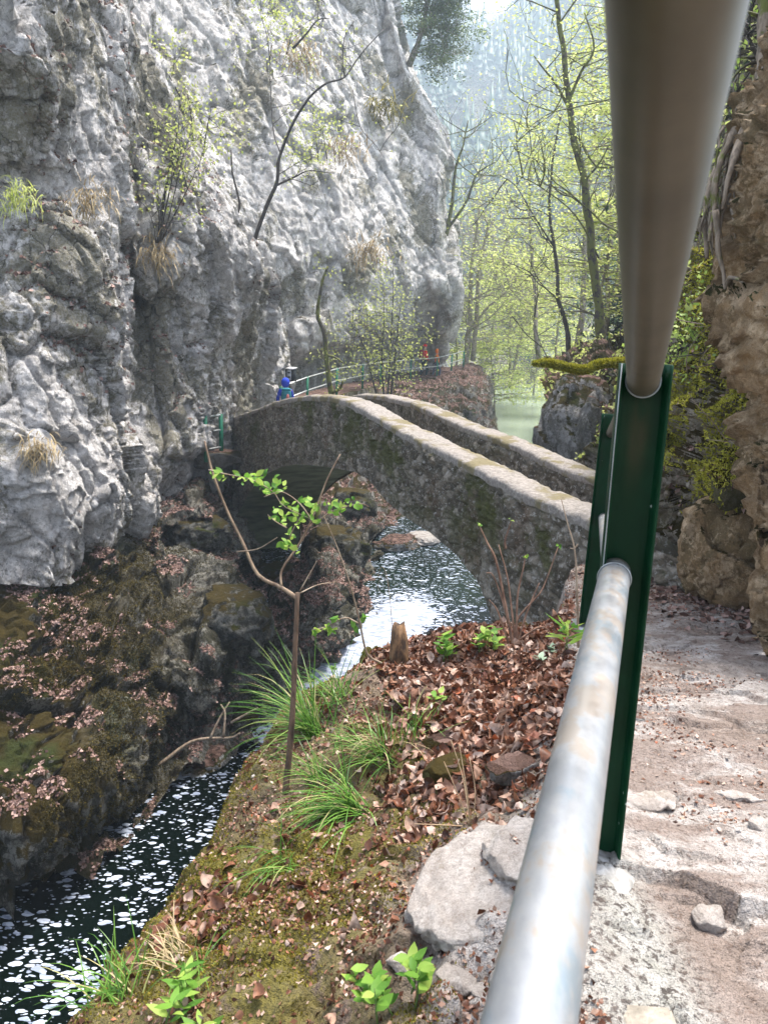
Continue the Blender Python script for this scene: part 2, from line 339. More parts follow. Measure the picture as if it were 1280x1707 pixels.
L_GRASS = leafmat('green_sedge', [(0, (.03, .09, .012)), (.4, (.075, .19, .025)), (.85, (.17, .31, .05)), (1, (.42, .36, .17))], .35, .4)
L_DRY = leafmat('dry_grass', [(0, (.22, .16, .08)), (1, (.46, .36, .2))], .2)
L_MOSS = leafmat('golden_moss', [(0, (.035, .035, .005)), (.5, (.17, .145, .018)), (1, (.38, .32, .045))], .3, .8)
L_MOSSD = leafmat('dull_moss', [(0, (.012, .012, .003)), (.5, (.055, .042, .007)), (1, (.15, .11, .018))], .15, .8)
L_FAR = leafmat('far_conifer', [(0, (.035, .07, .045)), (.5, (.06, .10, .065)), (1, (.09, .13, .08))], 0)  # lighter and bluer than the near needles: some haze put into the colour
L_MOSSG = leafmat('green_moss', [(0, (.10, .11, .01)), (.5, (.42, .40, .045)), (1, (.75, .70, .14))], .3, .8)
def barkmat(name, c1, c2, moss=0, sc=1):
    m = M(name, .85); n = m.noise(30*sc, 5, .65, m.map((1, 1, .3))); c = m.mix(m.sm(n, .35, .65), c1, c2)
    if moss: c = m.mix(m.sm(m.noise(6*sc, 4, .6), .62-.3*moss, .7-.3*moss), c, (.11, .12, .02))
    m.col(c); m.bump(n, .6, .01); return m.m
B_DARK = barkmat('dark_bark', (.02, .017, .014), (.06, .05, .042))
B_MOSS = barkmat('mossy_bark', (.025, .02, .014), (.07, .055, .04), .6)
B_PALE = barkmat('pale_bark', (.16, .13, .10), (.32, .28, .23), .35)
B_TWIG = barkmat('tan_twig', (.15, .10, .065), (.32, .25, .18))
B_ROT = barkmat('rotten_wood', (.035, .018, .008), (.20, .11, .05))
M_GREEN = None
def paint():
    m = M('green_painted_steel', .38); n = m.noise(9, 5, .6); g = m.mix(m.sm(n, .35, .7), (.001, .022, .007), (.002, .034, .012))
    sp = m.vor(28); dots = m.math('LESS_THAN', sp.outputs['Distance'], .085); c = m.mix(m.math('MULTIPLY', dots, m.math('GREATER_THAN', m.noise(5), .56)), g, (.35, .40, .36))
    # rust run stain under the upper rail's weld
    at = m.attr('rust'); c = m.mix(m.math('MULTIPLY', at, m.sm(m.noise(30, 5, .6, m.map((1, 1, .25))), .25, .65)), c, (.055, .042, .02))
    m.col(c); m.b.inputs['Specular IOR Level'].default_value = .14; m.bump(m.noise(120, 3), .15, .001); return m.m
M_GREEN = paint()
def galv():
    m = M('weathered_galvanised_tube', .36); n = m.noise(16, 5, .65, m.map((1, .6, 1))); n2 = m.noise(22, 4, .6)
    c = m.mix(m.sm(n, .35, .65), (.27, .275, .28), (.38, .375, .365)); c = m.mix(m.math('MULTIPLY', m.sm(n, .52, .60), .7), c, (.33, .27, .21)); c = m.mix(m.math('MULTIPLY', m.sm(m.noise(13, 5, .6, m.map((1, .5, 1), loc=(2, 5, 1))), .54, .64), .8), c, (.20, .25, .28))
    m.col(c); m.b.inputs['Metallic'].default_value = .55; m.set(m.b.inputs['Roughness'], m.n('MapRange', {0: n2, 1: .3, 2: .7, 3: .28, 4: .5})); m.bump(n2, .12, .002); return m.m
M_GALV = galv()
M_ZINC = simple('grey_zinc_edge', (.4, .42, .42), rough=.4, metal=.6, bump=0)
M_DULL = simple('dull_brown_steel_tube', (.15, .132, .095), (.095, .085, .062), rough=.42, sc=6, metal=.45, bump=.1, bd=.001)
def stonework(name, moss=.4):
    m = M(name, .92); t = m.attr('tint'); mo = m.attr('mortar')
    c = m.ramp(t, [(0, (.07, .056, .038)), (.4, (.115, .096, .07)), (.75, (.18, .15, .112)), (1, (.30, .265, .22))])
    c = m.mix(m.math('MULTIPLY', m.sm(m.noise(1.3, 5, .65), .53, .66), .65), c, (.10, .055, .028))
    c = m.mix(m.math('MULTIPLY', mo, .5), c, (.045, .04, .03)); n3 = m.noise(16, 5, .7); c = m.mix(m.math('MULTIPLY', m.sm(n3, .56, .7), .7), c, (.025, .026, .02))
    c = m.mix(m.math('MULTIPLY', m.sm(m.noise(22, 5, .75), .54, .62), .75), c, (.38, .36, .33))
    mk = m.math('MULTIPLY', m.sm(m.noise(.9, 6, .7, m.map((1, 1, 1.4), loc=(2, 0, 3))), .60-.15*moss, .70-.15*moss), m.attr('mossy'))
    c = m.mix(mk, c, m.mix(m.noise(25), (.02, .025, .005), (.085, .085, .015)))
    m.col(c); b = m.bump(n3, .9, .05); m.bump(m.noise(45, 4, .7), .7, .015, b); return m.m
M_STONE = stonework('rubble_masonry', .8)
def coping():
    m = M('pale_mortar_coping', .9); n = m.noise(2.5, 6, .6); n3 = m.noise(26, 5, .7)
    c = m.mix(m.sm(n3, .35, .7), (.165, .145, .125), (.30, .27, .245)); c = m.mix(m.math('MULTIPLY', m.sm(n, .50, .60), .85), c, (.13, .105, .04)); c = m.mix(m.math('MULTIPLY', m.sm(m.noise(11, 4), .6, .7), .7), c, (.12, .10, .07))
    m.col(c); m.bump(n3, .7, .03); return m.m
M_COPE = coping()
def soffit():
    m = M('green_plastered_soffit', .85); n = m.noise(2, 6, .6, m.map((1, 1, 3)))
    m.col(m.mix(m.sm(n, .3, .7), (.06, .075, .03), (.17, .19, .105))); m.bump(m.noise(9, 5), .4, .03); return m.m
M_SOFF = soffit()
def watermat():
    m = M('dark_river_water', .06); foam = m.attr('foam'); lake = m.attr('lake'); pool = m.attr('pool')
    wp = m.n('VectorMath', {0: m.pos.outputs['Position'], 1: m.n('VectorMath', {0: m.noise(1.1, 4, .6).outputs[1], 'Scale': .30}, operation='SCALE')}, operation='ADD')
    mp = m.n('Mapping', {0: wp, 'Rotation': (0, 0, .5), 'Scale': (6.0, 13.0, 1)})
    v = m.vor(1.0, mp)
    mp2 = m.n('Mapping', {0: wp, 'Rotation': (0, 0, .35), 'Scale': (13, 27, 1)}); v2 = m.vor(1.0, mp2)
    mp3 = m.n('Mapping', {0: wp, 'Rotation': (0, 0, .5), 'Scale': (5.5, 9, 1)}); 
    rnd = m.n('SeparateColor', {0: v.outputs['Color']}).outputs[0]; big = m.noise(1.3, 4, .6, m.map((1, 1.8, 1)))
    thr = m.math('ADD', m.math('MULTIPLY', foam, .70), m.math('ADD', m.math('MULTIPLY', m.math('SUBTRACT', big, .5), .9), m.math('MULTIPLY', m.math('SUBTRACT', rnd, .58), .62)))
    f1 = m.sm(m.math('SUBTRACT', thr, v.outputs['Distance']), -.02, .04)
    rnd2 = m.n('SeparateColor', {0: v2.outputs['Color']}).outputs[0]
    f2 = m.sm(m.math('SUBTRACT', m.math('ADD', m.math('MULTIPLY', foam, .55), m.math('ADD', m.math('MULTIPLY', m.math('SUBTRACT', rnd2, .62), .4), m.math('MULTIPLY', pool, .1))), v2.outputs['Distance']), -.02, .05)
    st = m.noise(3.0, 6, .65, m.n('Mapping', {0: wp, 'Rotation': (0, 0, .9), 'Scale': (1, 4, 1)}), dist=1.2)
    f3 = m.sm(m.math('ADD', m.math('SUBTRACT', foam, .98), m.math('MULTIPLY', st, .65)), .22, .36)
    f = m.math('MAXIMUM', m.math('MAXIMUM', f1, f2), f3); f.use_clamp = True
    f = m.math('MULTIPLY', f, m.math('SUBTRACT', 1.0, lake))
    deep = m.mix(m.noise(.8, 3), (.001, .002, .0015), (.001, .004, .0025)); deep = m.mix(pool, deep, (.002, .010, .007)); deep = m.mix(lake, deep, (.26, .31, .25))  # lake end: pale reflection of the bright hillside put into the base colour
    m.col(m.mix(f, deep, m.mix(m.sm(st, .42, .60), (.20, .23, .30), m.mix(m.noise(6, 4), (.40, .44, .52), (.56, .60, .67)))))
    m.b.inputs['Specular IOR Level'].default_value = .2; m.set(m.b.inputs['Roughness'], m.n('MapRange', {0: f, 3: .07, 4: .7})); m.b.inputs['IOR'].default_value = 1.33
    b = m.bump(m.noise(5, 4, .6, m.map((1, 2.2, 1))), .25, .05); m.bump(f, .5, .02, b); return m.m
M_WATER = watermat()
def pathmat():
    m = M('trodden_limestone_path', .9); n = m.noise(2.2, 6, .6, m.map((1, 2.2, 1), (0, 0, -.25))); n2 = m.noise(14, 6, .7); n3 = m.noise(60, 4, .7)
    c = m.mix(m.sm(n2, .35, .65), (.32, .28, .25), (.48, .44, .41)); c = m.mix(m.math('MULTIPLY', m.sm(n, .47, .56), .85), c, (.22, .165, .135)); c = m.mix(m.math('MULTIPLY', m.sm(n3, .54, .64), .7), c, (.14, .09, .065))
    v = m.vor(4.5, m.n('Mapping', {0: m.n('VectorMath', {0: m.pos.outputs['Position'], 1: n2.outputs[1]}), 'Scale': (.7, 2.3, 1), 'Rotation': (0, 0, -.3)}), 'DISTANCE_TO_EDGE')
    c = m.mix(m.math('MULTIPLY', m.math('MULTIPLY', m.math('SUBTRACT', 1.0, m.sm(v, 0, .03)), m.sm(n, .42, .55)), .6), c, (.13, .085, .065))
    soil = m.mix(m.sm(n2, .3, .7), (.07, .048, .034), (.26, .185, .135)); soil = m.mix(m.math('MULTIPLY', m.sm(n3, .5, .65), .6), soil, (.05, .03, .02))
    c = m.mix(m.attr('soil'), c, soil); c = m.mix(m.math('MULTIPLY', m.math('SUBTRACT', 1.0, m.sm(m.vor(3.1, m.n('Mapping', {0: m.n('VectorMath', {0: m.pos.outputs['Position'], 1: m.noise(6, 5).outputs[1]}), 'Scale': (1, 1.6, 1)}), 'DISTANCE_TO_EDGE'), 0, .02)), .5), c, (.08, .06, .045))
    mc = m.mix(m.noise(70, 3), (.03, .028, .004), (.20, .165, .02)); mk = m.math('MULTIPLY', m.attr('moss'), m.sm(m.noise(9, 6, .7), .36, .46)); c = m.mix(mk, c, mc)
    con = m.mix(m.sm(n3, .50, .60), m.mix(m.sm(n2, .4, .6), (.40, .385, .35), (.30, .29, .25)), (.06, .05, .042)); c = m.mix(m.attr('conc'), c, con)
    m.col(c); b = m.bump(n, .9, .09); b = m.bump(n2, 1.0, .05, b); m.bump(n3, .9, .015, b); return m.m
M_PATH = pathmat()
M_HILL = simple('far_forest_floor', (.05, .06, .03), (.10, .085, .06), sc=.3, bump=0)
# ================================================================ SETTING
rng = np.random.default_rng(4)
def struct(name, V, F, mat, label=None, **kw):
    return props(build(name, V, F, mat, **kw), label, None, None, 'structure')
# ---- big near cliff on the left bank
A_ROWS = [
 [(-420,-500,10.5),(-60,-500,12),(60,-500,13),(110,-500,14.5),(150,-500,15),(170,-500,16),(190,-500,17.5),(205,-500,20),(190,-500,26)],
 [(-420,0,10),(0,0,10.6),(120,10,12.2),(140,20,13.8),(180,0,14.5),(205,0,15.3),(222,0,17),(236,0,20),(210,0,28)],
 [(-420,150,10.6),(0,150,11.2),(110,170,12.2),(150,150,14),(200,120,14.8),(225,120,16.2),(255,120,17),(285,130,20),(255,130,29)],
 [(-420,300,11),(0,300,12.4),(110,300,13),(180,300,14.4),(218,300,16.6),(245,300,16.3),(310,300,17),(358,300,20),(330,300,30)],
 [(-420,430,10.8),(0,430,12.4),(110,430,12.8),(190,430,14.4),(222,430,17.0),(252,430,16.4),(340,430,17.4),(428,430,21),(400,430,32)],
 [(-420,520,10.4),(0,520,12.0),(110,520,12.9),(195,520,14.3),(222,520,17.0),(262,520,17.1),(365,520,18.7),(466,520,25),(430,520,34)],
 [(-420,620,10.4),(0,620,11.9),(110,620,12.7),(190,620,14.2),(218,620,16.8),(268,620,17.4),(362,620,19.8),(481,620,27),(440,620,36)],
 [(-420,700,10.2),(0,700,11.7),(110,700,12.8),(192,700,14.1),(214,700,16.3),(262,700,17.2),(332,700,18.8),(474,700,28),(440,700,36)],
 [(-420,770,10),(0,770,11.5),(110,770,12.6),(195,770,13.9),(216,770,15.6),(262,770,16.6),(316,770,18.2),(430,780,26),(430,770,36)],
 [(-420,850,9.8),(0,850,11.6),(110,850,12.5),(192,850,13.7),(218,850,15),(250,850,16.6),(300,850,19.2),(400,850,24),(430,850,36)],
 [(-420,960,9.6),(0,960,12),(110,970,13),(170,950,14.6),(210,930,16),(240,930,17.6),(280,950,20),(400,950,25),(430,950,36)],
]
VA, FA, _ = rocksurf('limestone_cliff', A_ROWS, .045, None, sc=1.0, seed=3, big=.36, mid=.15, small=.09, cracks=.08, aniso=(.8, .8, 1.6), rg=.9, lean=.2, limit=620)
def hole(V, u, v, r, dep, d_=None):
    s = V@FW; uu = CU+FPX*(V@RT)/s; vv = CV-FPX*(V@UP)/s; k = np.argsort((uu-u)**2+(vv-v)**2)[:12]; c = V[k][np.argmin((V@FW)[k])]; q = np.linalg.norm(V-c, axis=1)/r; n_ = c/np.linalg.norm(c); return V+n_*(dep*np.clip(1.5*np.exp(-q**4), 0, 1))[:, None]
VA = hole(VA, 215, 420, .35, .6); VA = hole(VA, 330, 800, .6, 1.0)
struct('limestone_cliff', VA, FA, M_CLIFF, 'near cliff of pale grey limestone with olive stains, rising from the mossy left bank')
# ---- back cliff behind the bridge
B_ROWS = [
 [(-20,-500,25),(160,-500,28),(300,-500,31),(420,-500,34),(510,-500,37),(570,-500,39),(610,-500,41),(560,-500,62)],
 [(90,-150,24.5),(210,-150,27.5),(340,-150,30.5),(445,-150,33.5),(535,-150,36.5),(600,-150,39),(640,-150,41),(590,-150,62)],
 [(120,0,24),(230,0,27),(350,0,30),(450,0,33),(540,0,36),(615,0,39),(655,0,41),(610,0,62)],
 [(150,130,24),(250,130,27),(370,130,29.5),(470,130,32.5),(560,130,35.5),(640,130,39.5),(695,130,41.5),(650,130,62)],
 [(180,240,24),(280,240,27),(390,240,29.3),(490,240,32),(590,240,36),(680,240,40),(746,240,42.5),(700,240,62)],
 [(230,330,25),(330,330,27.5),(420,330,29.6),(510,330,32),(600,330,35.5),(690,330,39.5),(745,330,42),(700,330,62)],
 [(260,430,26),(380,430,28.6),(450,430,30),(530,430,32.5),(615,430,35.5),(695,430,39.5),(752,430,42.5),(700,430,62)],
 [(280,510,27),(410,510,30),(475,500,31.5),(550,495,33.6),(628,490,36.5),(700,490,40),(757,490,43),(705,490,62)],
 [(300,570,28.5),(430,575,31),(485,580,32.3),(560,562,34.3),(640,540,37.4),(705,545,43.5),(742,560,47),(705,560,62)],
 [(320,610,30),(440,610,33),(500,608,35.5),(570,592,38),(650,575,41.5),(705,580,47.5),(742,590,50),(720,590,62)],
 [(330,650,31),(450,655,35),(510,655,37),(585,640,39.5),(655,615,44),(710,605,50.5),(748,610,53),(720,610,62)],
 [(340,720,31),(450,720,35),(510,720,37),(585,700,39.5),(655,680,44),(710,660,47),(760,660,49.5),(720,660,62)],
]
VB, FB, _ = rocksurf('back', B_ROWS, .08, None, sc=1.7, seed=21, big=.30, mid=.14, small=.07, cracks=.07, aniso=(.8, .8, 1.7), rg=.7, lean=.15, limit=560)
VB = hole(VB, 368, 335, .42, 1.3)
struct('limestone_cliff', VB, FB, M_CLIFF2, 'tall pale limestone cliff behind the bridge, overhanging the railed path')
# ---- left bank under the cliff
def wz(y): return np.interp(y, [0, 12.3, 14.5, 16.5, 17.5, 28, 33, 400], [-7.2, -7.2, -6.9, -6.45, -6.3, -6.3, -5.55, -5.5])
def W(u, v):
    z = -6.8
    for _ in range(12): p = PZ(u, v, z); z = float(wz(p[1]))
    return p@FW
L_ROWS = [
 [(-420,890,11.5),(0,900,12.7),(110,900,13.8),(180,860,15.5),(225,840,17.2),(290,812,19.6),(350,800,21.5),(440,830,28),(530,770,30),(600,770,33),(660,790,36)],
 [(-420,960,10.6),(0,975,11.9),(110,990,12.9),(170,900,14.3),(225,868,16.2),(290,828,18.2),(350,822,19.4),(440,880,26),(530,800,28),(590,800,30),(640,820,32)],
 [(-420,1050,9.8),(0,1060,11),(100,1075,11.9),(180,985,13.5),(240,915,15.2),(285,862,16.8),(362,862,17.5),(440,930,23.2),(530,850,26),(600,830,27),(645,850,28)],
 [(-420,1130,9.2),(0,1130,10.4),(100,1130,11.3),(185,1060,12.7),(245,985,14.2),(290,905,17.0),(366,905,18),(450,985,20.6),(530,900,23),(590,860,24.5),(640,880,25.5)],
 [(-420,1220,8.8),(0,1215,9.9),(100,1200,10.7),(190,1130,12),(255,1040,13.4),(310,950,15.2),(375,940,16.8),(450,1010,18.2),(535,920,20.3),(580,890,22.5),(625,895,24)],
 [(-420,1330,8.3),(0,1310,9.3),(100,1280,10.1),(195,1210,11.3),(270,1130,12.6),(330,1030,14),(400,1000,15.4),(470,1020,16.7),(540,960,18.6),(580,930,20.3),(615,915,22.5)],
 [(-420,1420,8.0),(0,1400,9.0),(100,1350,9.8),(200,1290,10.8),(275,1190,12.3),(350,1110,13.3),(420,1070,14.3),(490,1060,15.6),(555,1000,17.3),(590,960,19),(615,930,21.5)],
 [(-420,1560,W(-420,1560)),(0,1490,W(0,1490)),(100,1412,W(100,1412)),(205,1338,W(205,1338)),(270,1262,W(270,1262)),(385,1210,W(385,1210)),(450,1190,W(450,1190)),(530,1120,W(530,1120)),(590,1030,W(590,1030)),(612,965,W(612,965)),(632,918,W(632,918))],
 [(-420,1760,8.6),(20,1650,9.3),(130,1500,10),(225,1400,11.2),(300,1320,12.4),(420,1255,13.6),(500,1230,14.5),(575,1150,16),(625,1070,18),(640,1010,20),(660,970,22.5)],
]
VL, FL, _ = rocksurf('bank', L_ROWS, .05, None, sc=.8, seed=41, big=.40, mid=.42, small=.20, aniso=(1.0, 1.5, .8), cracks=.10, limit=640)
def pxu(V): return CU+FPX*(V@RT)/(V@FW)
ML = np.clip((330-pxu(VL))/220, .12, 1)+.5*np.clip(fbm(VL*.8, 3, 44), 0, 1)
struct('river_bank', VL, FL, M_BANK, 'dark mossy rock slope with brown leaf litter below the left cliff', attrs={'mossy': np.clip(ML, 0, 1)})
# ---- far side beyond the bridge: trail ledge, outcrop and slope to the river
T_ROWS = [
 [(380,700,28),(470,678,31),(540,657,34),(600,640,39),(661,626,45),(716,616,50),(770,611,54),(800,612,60),(780,612,75)],
 [(380,712,24.5),(470,698,27),(540,678,30),(600,662,33.5),(660,644,38),(720,634,42.5),(772,621,45.5),(800,624,50),(780,618,75)],
 [(370,760,22.5),(468,725,25.5),(540,696,29),(610,676,32.5),(668,660,36.5),(735,642,40),(785,628,42.5),(812,640,46),(780,640,70)],
 [(370,830,26),(468,790,27.0),(545,760,27.5),(620,720,31),(680,692,35),(745,680,38),(790,668,40),(816,675,45),(790,680,70)],
 [(380,950,25),(470,880,25.5),(545,850,25),(625,810,28),(690,760,32.5),(755,728,36.5),(800,715,38.5),(826,720,44),(800,720,68)],
 [(390,1080,24),(480,1000,23.5),(560,930,23.5),(640,880,26),(700,830,30),(765,780,34.5),(820,750,36.5),(848,750,41),(820,750,62)],
 [(400,1180,18),(500,1100,20),(590,1010,22),(660,930,24.5),(720,890,27.5),(790,830,32),(840,790,34.5),(868,780,38.5),(840,790,58)],
]
VT, FT, _ = rocksurf('ledge', T_ROWS, .09, None, sc=1.0, seed=61, big=.2, mid=.22, small=.12, limit=420)
M_TRAIL = limestone('outcrop_rock', pale=(.32, .30, .27), mid=(.15, .13, .11), olive=(.08, .075, .03), dark=(.03, .028, .02), olv=.5, moss=.36, litter=.25, sc=1.0)
struct('rock_ledge', VT, FT, M_TRAIL, 'leaf covered rock ledge carrying the far railed path above the river')
# ---- near ground: path and the bank on the camera's side
EDGE = np.array([(-.95,-.5),(-.85,.9),(-.66,1.75),(-.55,2.2),(-.48,2.7),(-.36,3.2),(-.08,3.6),(.19,3.92),(.6,4.1),(1.0,3.98),(1.2,4.5),(1.5,5.6),(1.75,6.1),(3.6,6.8),(3.9,9),(9,12)])
def edge_sd(X, Y):
    d = np.full(X.shape, 1e9)
    for a, b in zip(EDGE[:-1], EDGE[1:]):
        ab = b-a; t = np.clip(((X-a[0])*ab[0]+(Y-a[1])*ab[1])/(ab@ab), 0, 1); d = np.minimum(d, np.hypot(X-a[0]-t*ab[0], Y-a[1]-t*ab[1]))
    poly = np.vstack([EDGE, [(9,-2)], [(-1,-2)]]); ins = np.zeros(X.shape, bool); j = len(poly)-1
    for i in range(len(poly)):
        xi, yi = poly[i]; xj, yj = poly[j]
        c = ((yi > Y) != (yj > Y)) & (X < (xj-xi)*(Y-yi)/(yj-yi+1e-12)+xi); ins ^= c; j = i
    return np.where(ins, -d, d)
def path_z(Y): return np.interp(Y, [0, .8, 1.5, 2.4, 3.6, 4.6, 6, 7, 12], [-1.10, -1.11, -1.14, -1.24, -1.44, -1.58, -1.77, -1.86, -1.9])
def rail_x(Y): return np.interp(Y, [0, 1.5, 3.6, 5.5, 7], [.28, .50, 1.02, 1.5, 2.2])
def ground_z(X, Y, fine=True):
    X = np.asarray(X, float); Y = np.asarray(Y, float); z = path_z(Y); xr = rail_x(Y)-.08; q = np.maximum(0, xr-X)
    sl = np.interp(Y, [.5, 1.5, 2.5, 3.3, 4], [.52, .46, .33, .17, .12]); z = z - sl*q - .05*np.tanh(q*5) + .04*np.exp(-((X-xr+.0)/.16)**2)
    sdv = edge_sd(X, Y); wob = .05*vnoise(np.stack([X.ravel()*3.2, Y.ravel()*3.2, 0*X.ravel()], 1), 5).reshape(X.shape)
    s = np.maximum(0, sdv+wob+.05); z = z - np.where(s > 0, .35*s+2.6*np.maximum(0, s-.12)**1.0, 0)
    z = z - np.where(s > 0, 0, .0); z = np.maximum(z, -8.2)
    if fine:
        Q = np.stack([X.ravel(), Y.ravel(), z.ravel()*.6], 1); bank = np.clip((xr-X)*6, 0, 1).ravel()
        f1, e1 = facets(Q*np.array([1.5, 3.6, 1])*1.1+.3+.25*fbm(Q*3, 3, 70)[:, None], 71, .28, .6); f2, e2 = facets(Q*np.array([4, 7, 4]), 72)
        b1 = .055*fbm(Q*2.2, 4, 74)+.03*fbm(Q*9, 3, 75)+.05*np.maximum(0, ridged(Q*1.7, 3, 76)-.3)
        p1 = .030*f1+.016*f2+.014*fbm(Q*7, 5, 77, .7)+.012*ridged(Q*np.array([1.2, 4.5, 1]), 4, 73)
        st = (s.ravel() > .1)
        z = z + (bank*(b1*1.9+.05*f2*.6+.02*fbm(Q*22, 2, 78))+(1-bank)*p1*1.3).reshape(X.shape) + np.where(st, .12*f1*(1+s.ravel()), 0).reshape(X.shape)
    return z
xs = np.concatenate([np.linspace(-3.4, -1.1, 60)[:-1], np.linspace(-1.1, 2.6, 400)[:-1], np.linspace(2.6, 9, 60)])
ys = np.concatenate([np.linspace(-1.5, .6, 30)[:-1], np.linspace(.6, 4.4, 420)[:-1], np.linspace(4.4, 9, 160)])
GX, GY = np.meshgrid(xs, ys, indexing='ij'); GZ = ground_z(GX, GY)
# lateral push so that the face below the edge is craggy, not combed
SDG = edge_sd(GX, GY); push = np.clip(SDG*2, 0, 1)*.18*fbm(np.stack([GX.ravel(), GY.ravel(), GZ.ravel()], 1)*1.6, 4, 79).reshape(GX.shape)
VG = np.stack([GX-push, GY+push*.6, GZ], 2).reshape(-1, 3); FG = gridF(len(xs), len(ys))
XR = rail_x(GY)-.10
nz = fbm(np.stack([GX.ravel(), GY.ravel(), 0*GX.ravel()], 1)*3.0, 4, 81).reshape(GX.shape)
soil = np.clip((XR-GX+.10*nz)*7, 0, 1)
rockpatch = np.exp(-(((GX-.26)/.20)**2+((GY-1.62)/.28)**2)*1.2)+np.exp(-(((GX-.30)/.2)**2+((GY-1.15)/.3)**2))
soil = soil*(1-np.clip(rockpatch*1.6+nz*.7, 0, 1)*.9); soil = np.maximum(soil, np.clip((GX-XR)*4, 0, 1)*np.clip(nz*2.2-.25, 0, .8)*.6)
dlitter = np.clip((GY-4.0)/.5, 0, 1)*.45; soil = np.maximum(soil, np.where(GX > XR, dlitter, 0))
mossm = np.clip((XR-GX)*2.2, 0, 1)*np.clip(1.0-rockpatch*1.5-np.clip((GY-2.1)*.7, 0, .7)+nz*.9, 0, 1); mossm = np.maximum(mossm, np.clip(SDG*4+.75+nz*.6, 0, 1)*(GX < 1.1)*.9)
conc = np.exp(-(((GX-.46)/.13)**2+((GY-1.22)/.36)**2)**2)*np.clip(1.1+nz, 0, 1)
struct('rocky_ground', VG, FG, M_PATH, 'pale trodden rock path and leafy soil bank on the near side', attrs={'soil': soil.ravel(), 'moss': mossm.ravel(), 'conc': conc.ravel()})
# ---- river, upstream pool and lake in one sheet
xs = np.concatenate([np.linspace(-14, -7, 15)[:-1], np.linspace(-7, 4, 160)[:-1], np.linspace(4, 60, 50)]); ys = np.concatenate([np.linspace(-3, 6, 20)[:-1], np.linspace(6, 26, 320)[:-1], np.linspace(26, 95, 60)])
X, Y = np.meshgrid(xs, ys, indexing='ij'); Z = wz(Y)
ramp = np.clip(1-np.abs(Y-15)/2.3, 0, 1); Q = np.stack([X.ravel(), Y.ravel(), 0*X.ravel()], 1)
Z = Z + ramp*.10*fbm(Q*2.2, 4, 5).reshape(X.shape) + .012*fbm(Q*1.3, 3, 6).reshape(X.shape)
def wpt(u, v): d = W(u, v); return P(u, v, d)[:2]
def near(pts):
    d = np.full(X.shape, 1e9)
    for (u1, v1), (u2, v2) in zip(pts[:-1], pts[1:]):
        a, b = wpt(u1, v1), wpt(u2, v2); ab = b-a; t = np.clip(((X-a[0])*ab[0]+(Y-a[1])*ab[1])/(ab@ab+1e-9), 0, 1); d = np.minimum(d, np.hypot(X-a[0]-t*ab[0], Y-a[1]-t*ab[1]))
    return d
foam = .37+0*X
foam = np.maximum(foam, 1.0*np.exp(-(near([(540,1180),(590,1110),(640,1050),(680,1025)])/1.05)**4))
foam = np.maximum(foam, .92*np.exp(-(near([(455,1225),(545,1160)])/.55)**4)); foam = np.maximum(foam, .72*np.exp(-(near([(640,1010),(690,1000),(730,1040)])/1.3)**2))
foam = np.maximum(foam, .62*np.exp(-(near([(60,1590),(150,1620),(230,1600)])/.5)**2)); foam = np.maximum(foam, 1.1*np.exp(-(near([(180,1650),(235,1640)])/.2)**2))
foam = np.maximum(foam, .8*np.exp(-(near([(0,1430),(20,1440)])/.5)**2)); foam = np.maximum(foam, 1.3*np.exp(-(near([(268,1285),(290,1290)])/.22)**4))
foam = np.where((Y > 17.5) & (foam < .6), foam*.72, foam)
foam = foam*np.clip(1.12-.5*np.exp(-(near([(840,1040),(860,1090)])/1.6)**2), 0, 1.2)
lake = np.clip((Y-31)/4, 0, 1); pool = np.clip((Y-16.5)/1.5, 0, 1)*(1-lake)
struct('river', np.stack([X, Y, Z], 2).reshape(-1, 3), gridF(len(xs), len(ys)), M_WATER, 'dark river with white foam flecks running under the bridge', attrs={'foam': foam.ravel(), 'lake': lake.ravel(), 'pool': pool.ravel()})
# ---- land: one sheet below everything out to the horizon
V, F = box((0, 300, -11.5), (1600, 1800, 1)); struct('ground', V, F, M_HILL)
# ---- right bank beyond the post: slope with trees
R_ROWS = [
 [(915,610,50),(975,600,44),(1040,560,38),(1120,380,28),(1210,120,20),(1330,-200,15),(1500,-400,12)],
 [(912,612,36),(975,598,33),(1040,572,28),(1110,480,20),(1190,300,15),(1280,60,12),(1450,-150,10)],
 [(910,614,26),(975,594,25.5),(1040,578,22),(1110,530,15),(1180,440,12),(1250,330,10),(1400,200,9)],
 [(908,640,19),(972,612,18),(1040,596,15),(1115,560,11.5),(1180,500,9.5),(1260,430,8.4),(1400,350,8)],
 [(910,700,14.8),(965,690,14.2),(1040,690,11.8),(1110,680,8.8),(1180,600,7.8),(1260,560,7),(1400,500,6.5)],
 [(915,800,14),(965,820,12.8),(1040,830,10.4),(1105,860,8.3),(1180,850,7),(1260,820,6.2),(1400,800,6)],
 [(915,1000,14),(965,1000,12),(1040,980,9.6),(1110,960,8.2),(1180,1000,6.8),(1260,1000,6),(1400,1000,5.5)],
]
VR, FR, _ = rocksurf('slope', R_ROWS, .08, None, sc=.8, seed=81, big=.3, mid=.4, small=.2, limit=330)
struct('wooded_slope', VR, FR, M_RMOSS, 'steep wooded slope behind the green post')
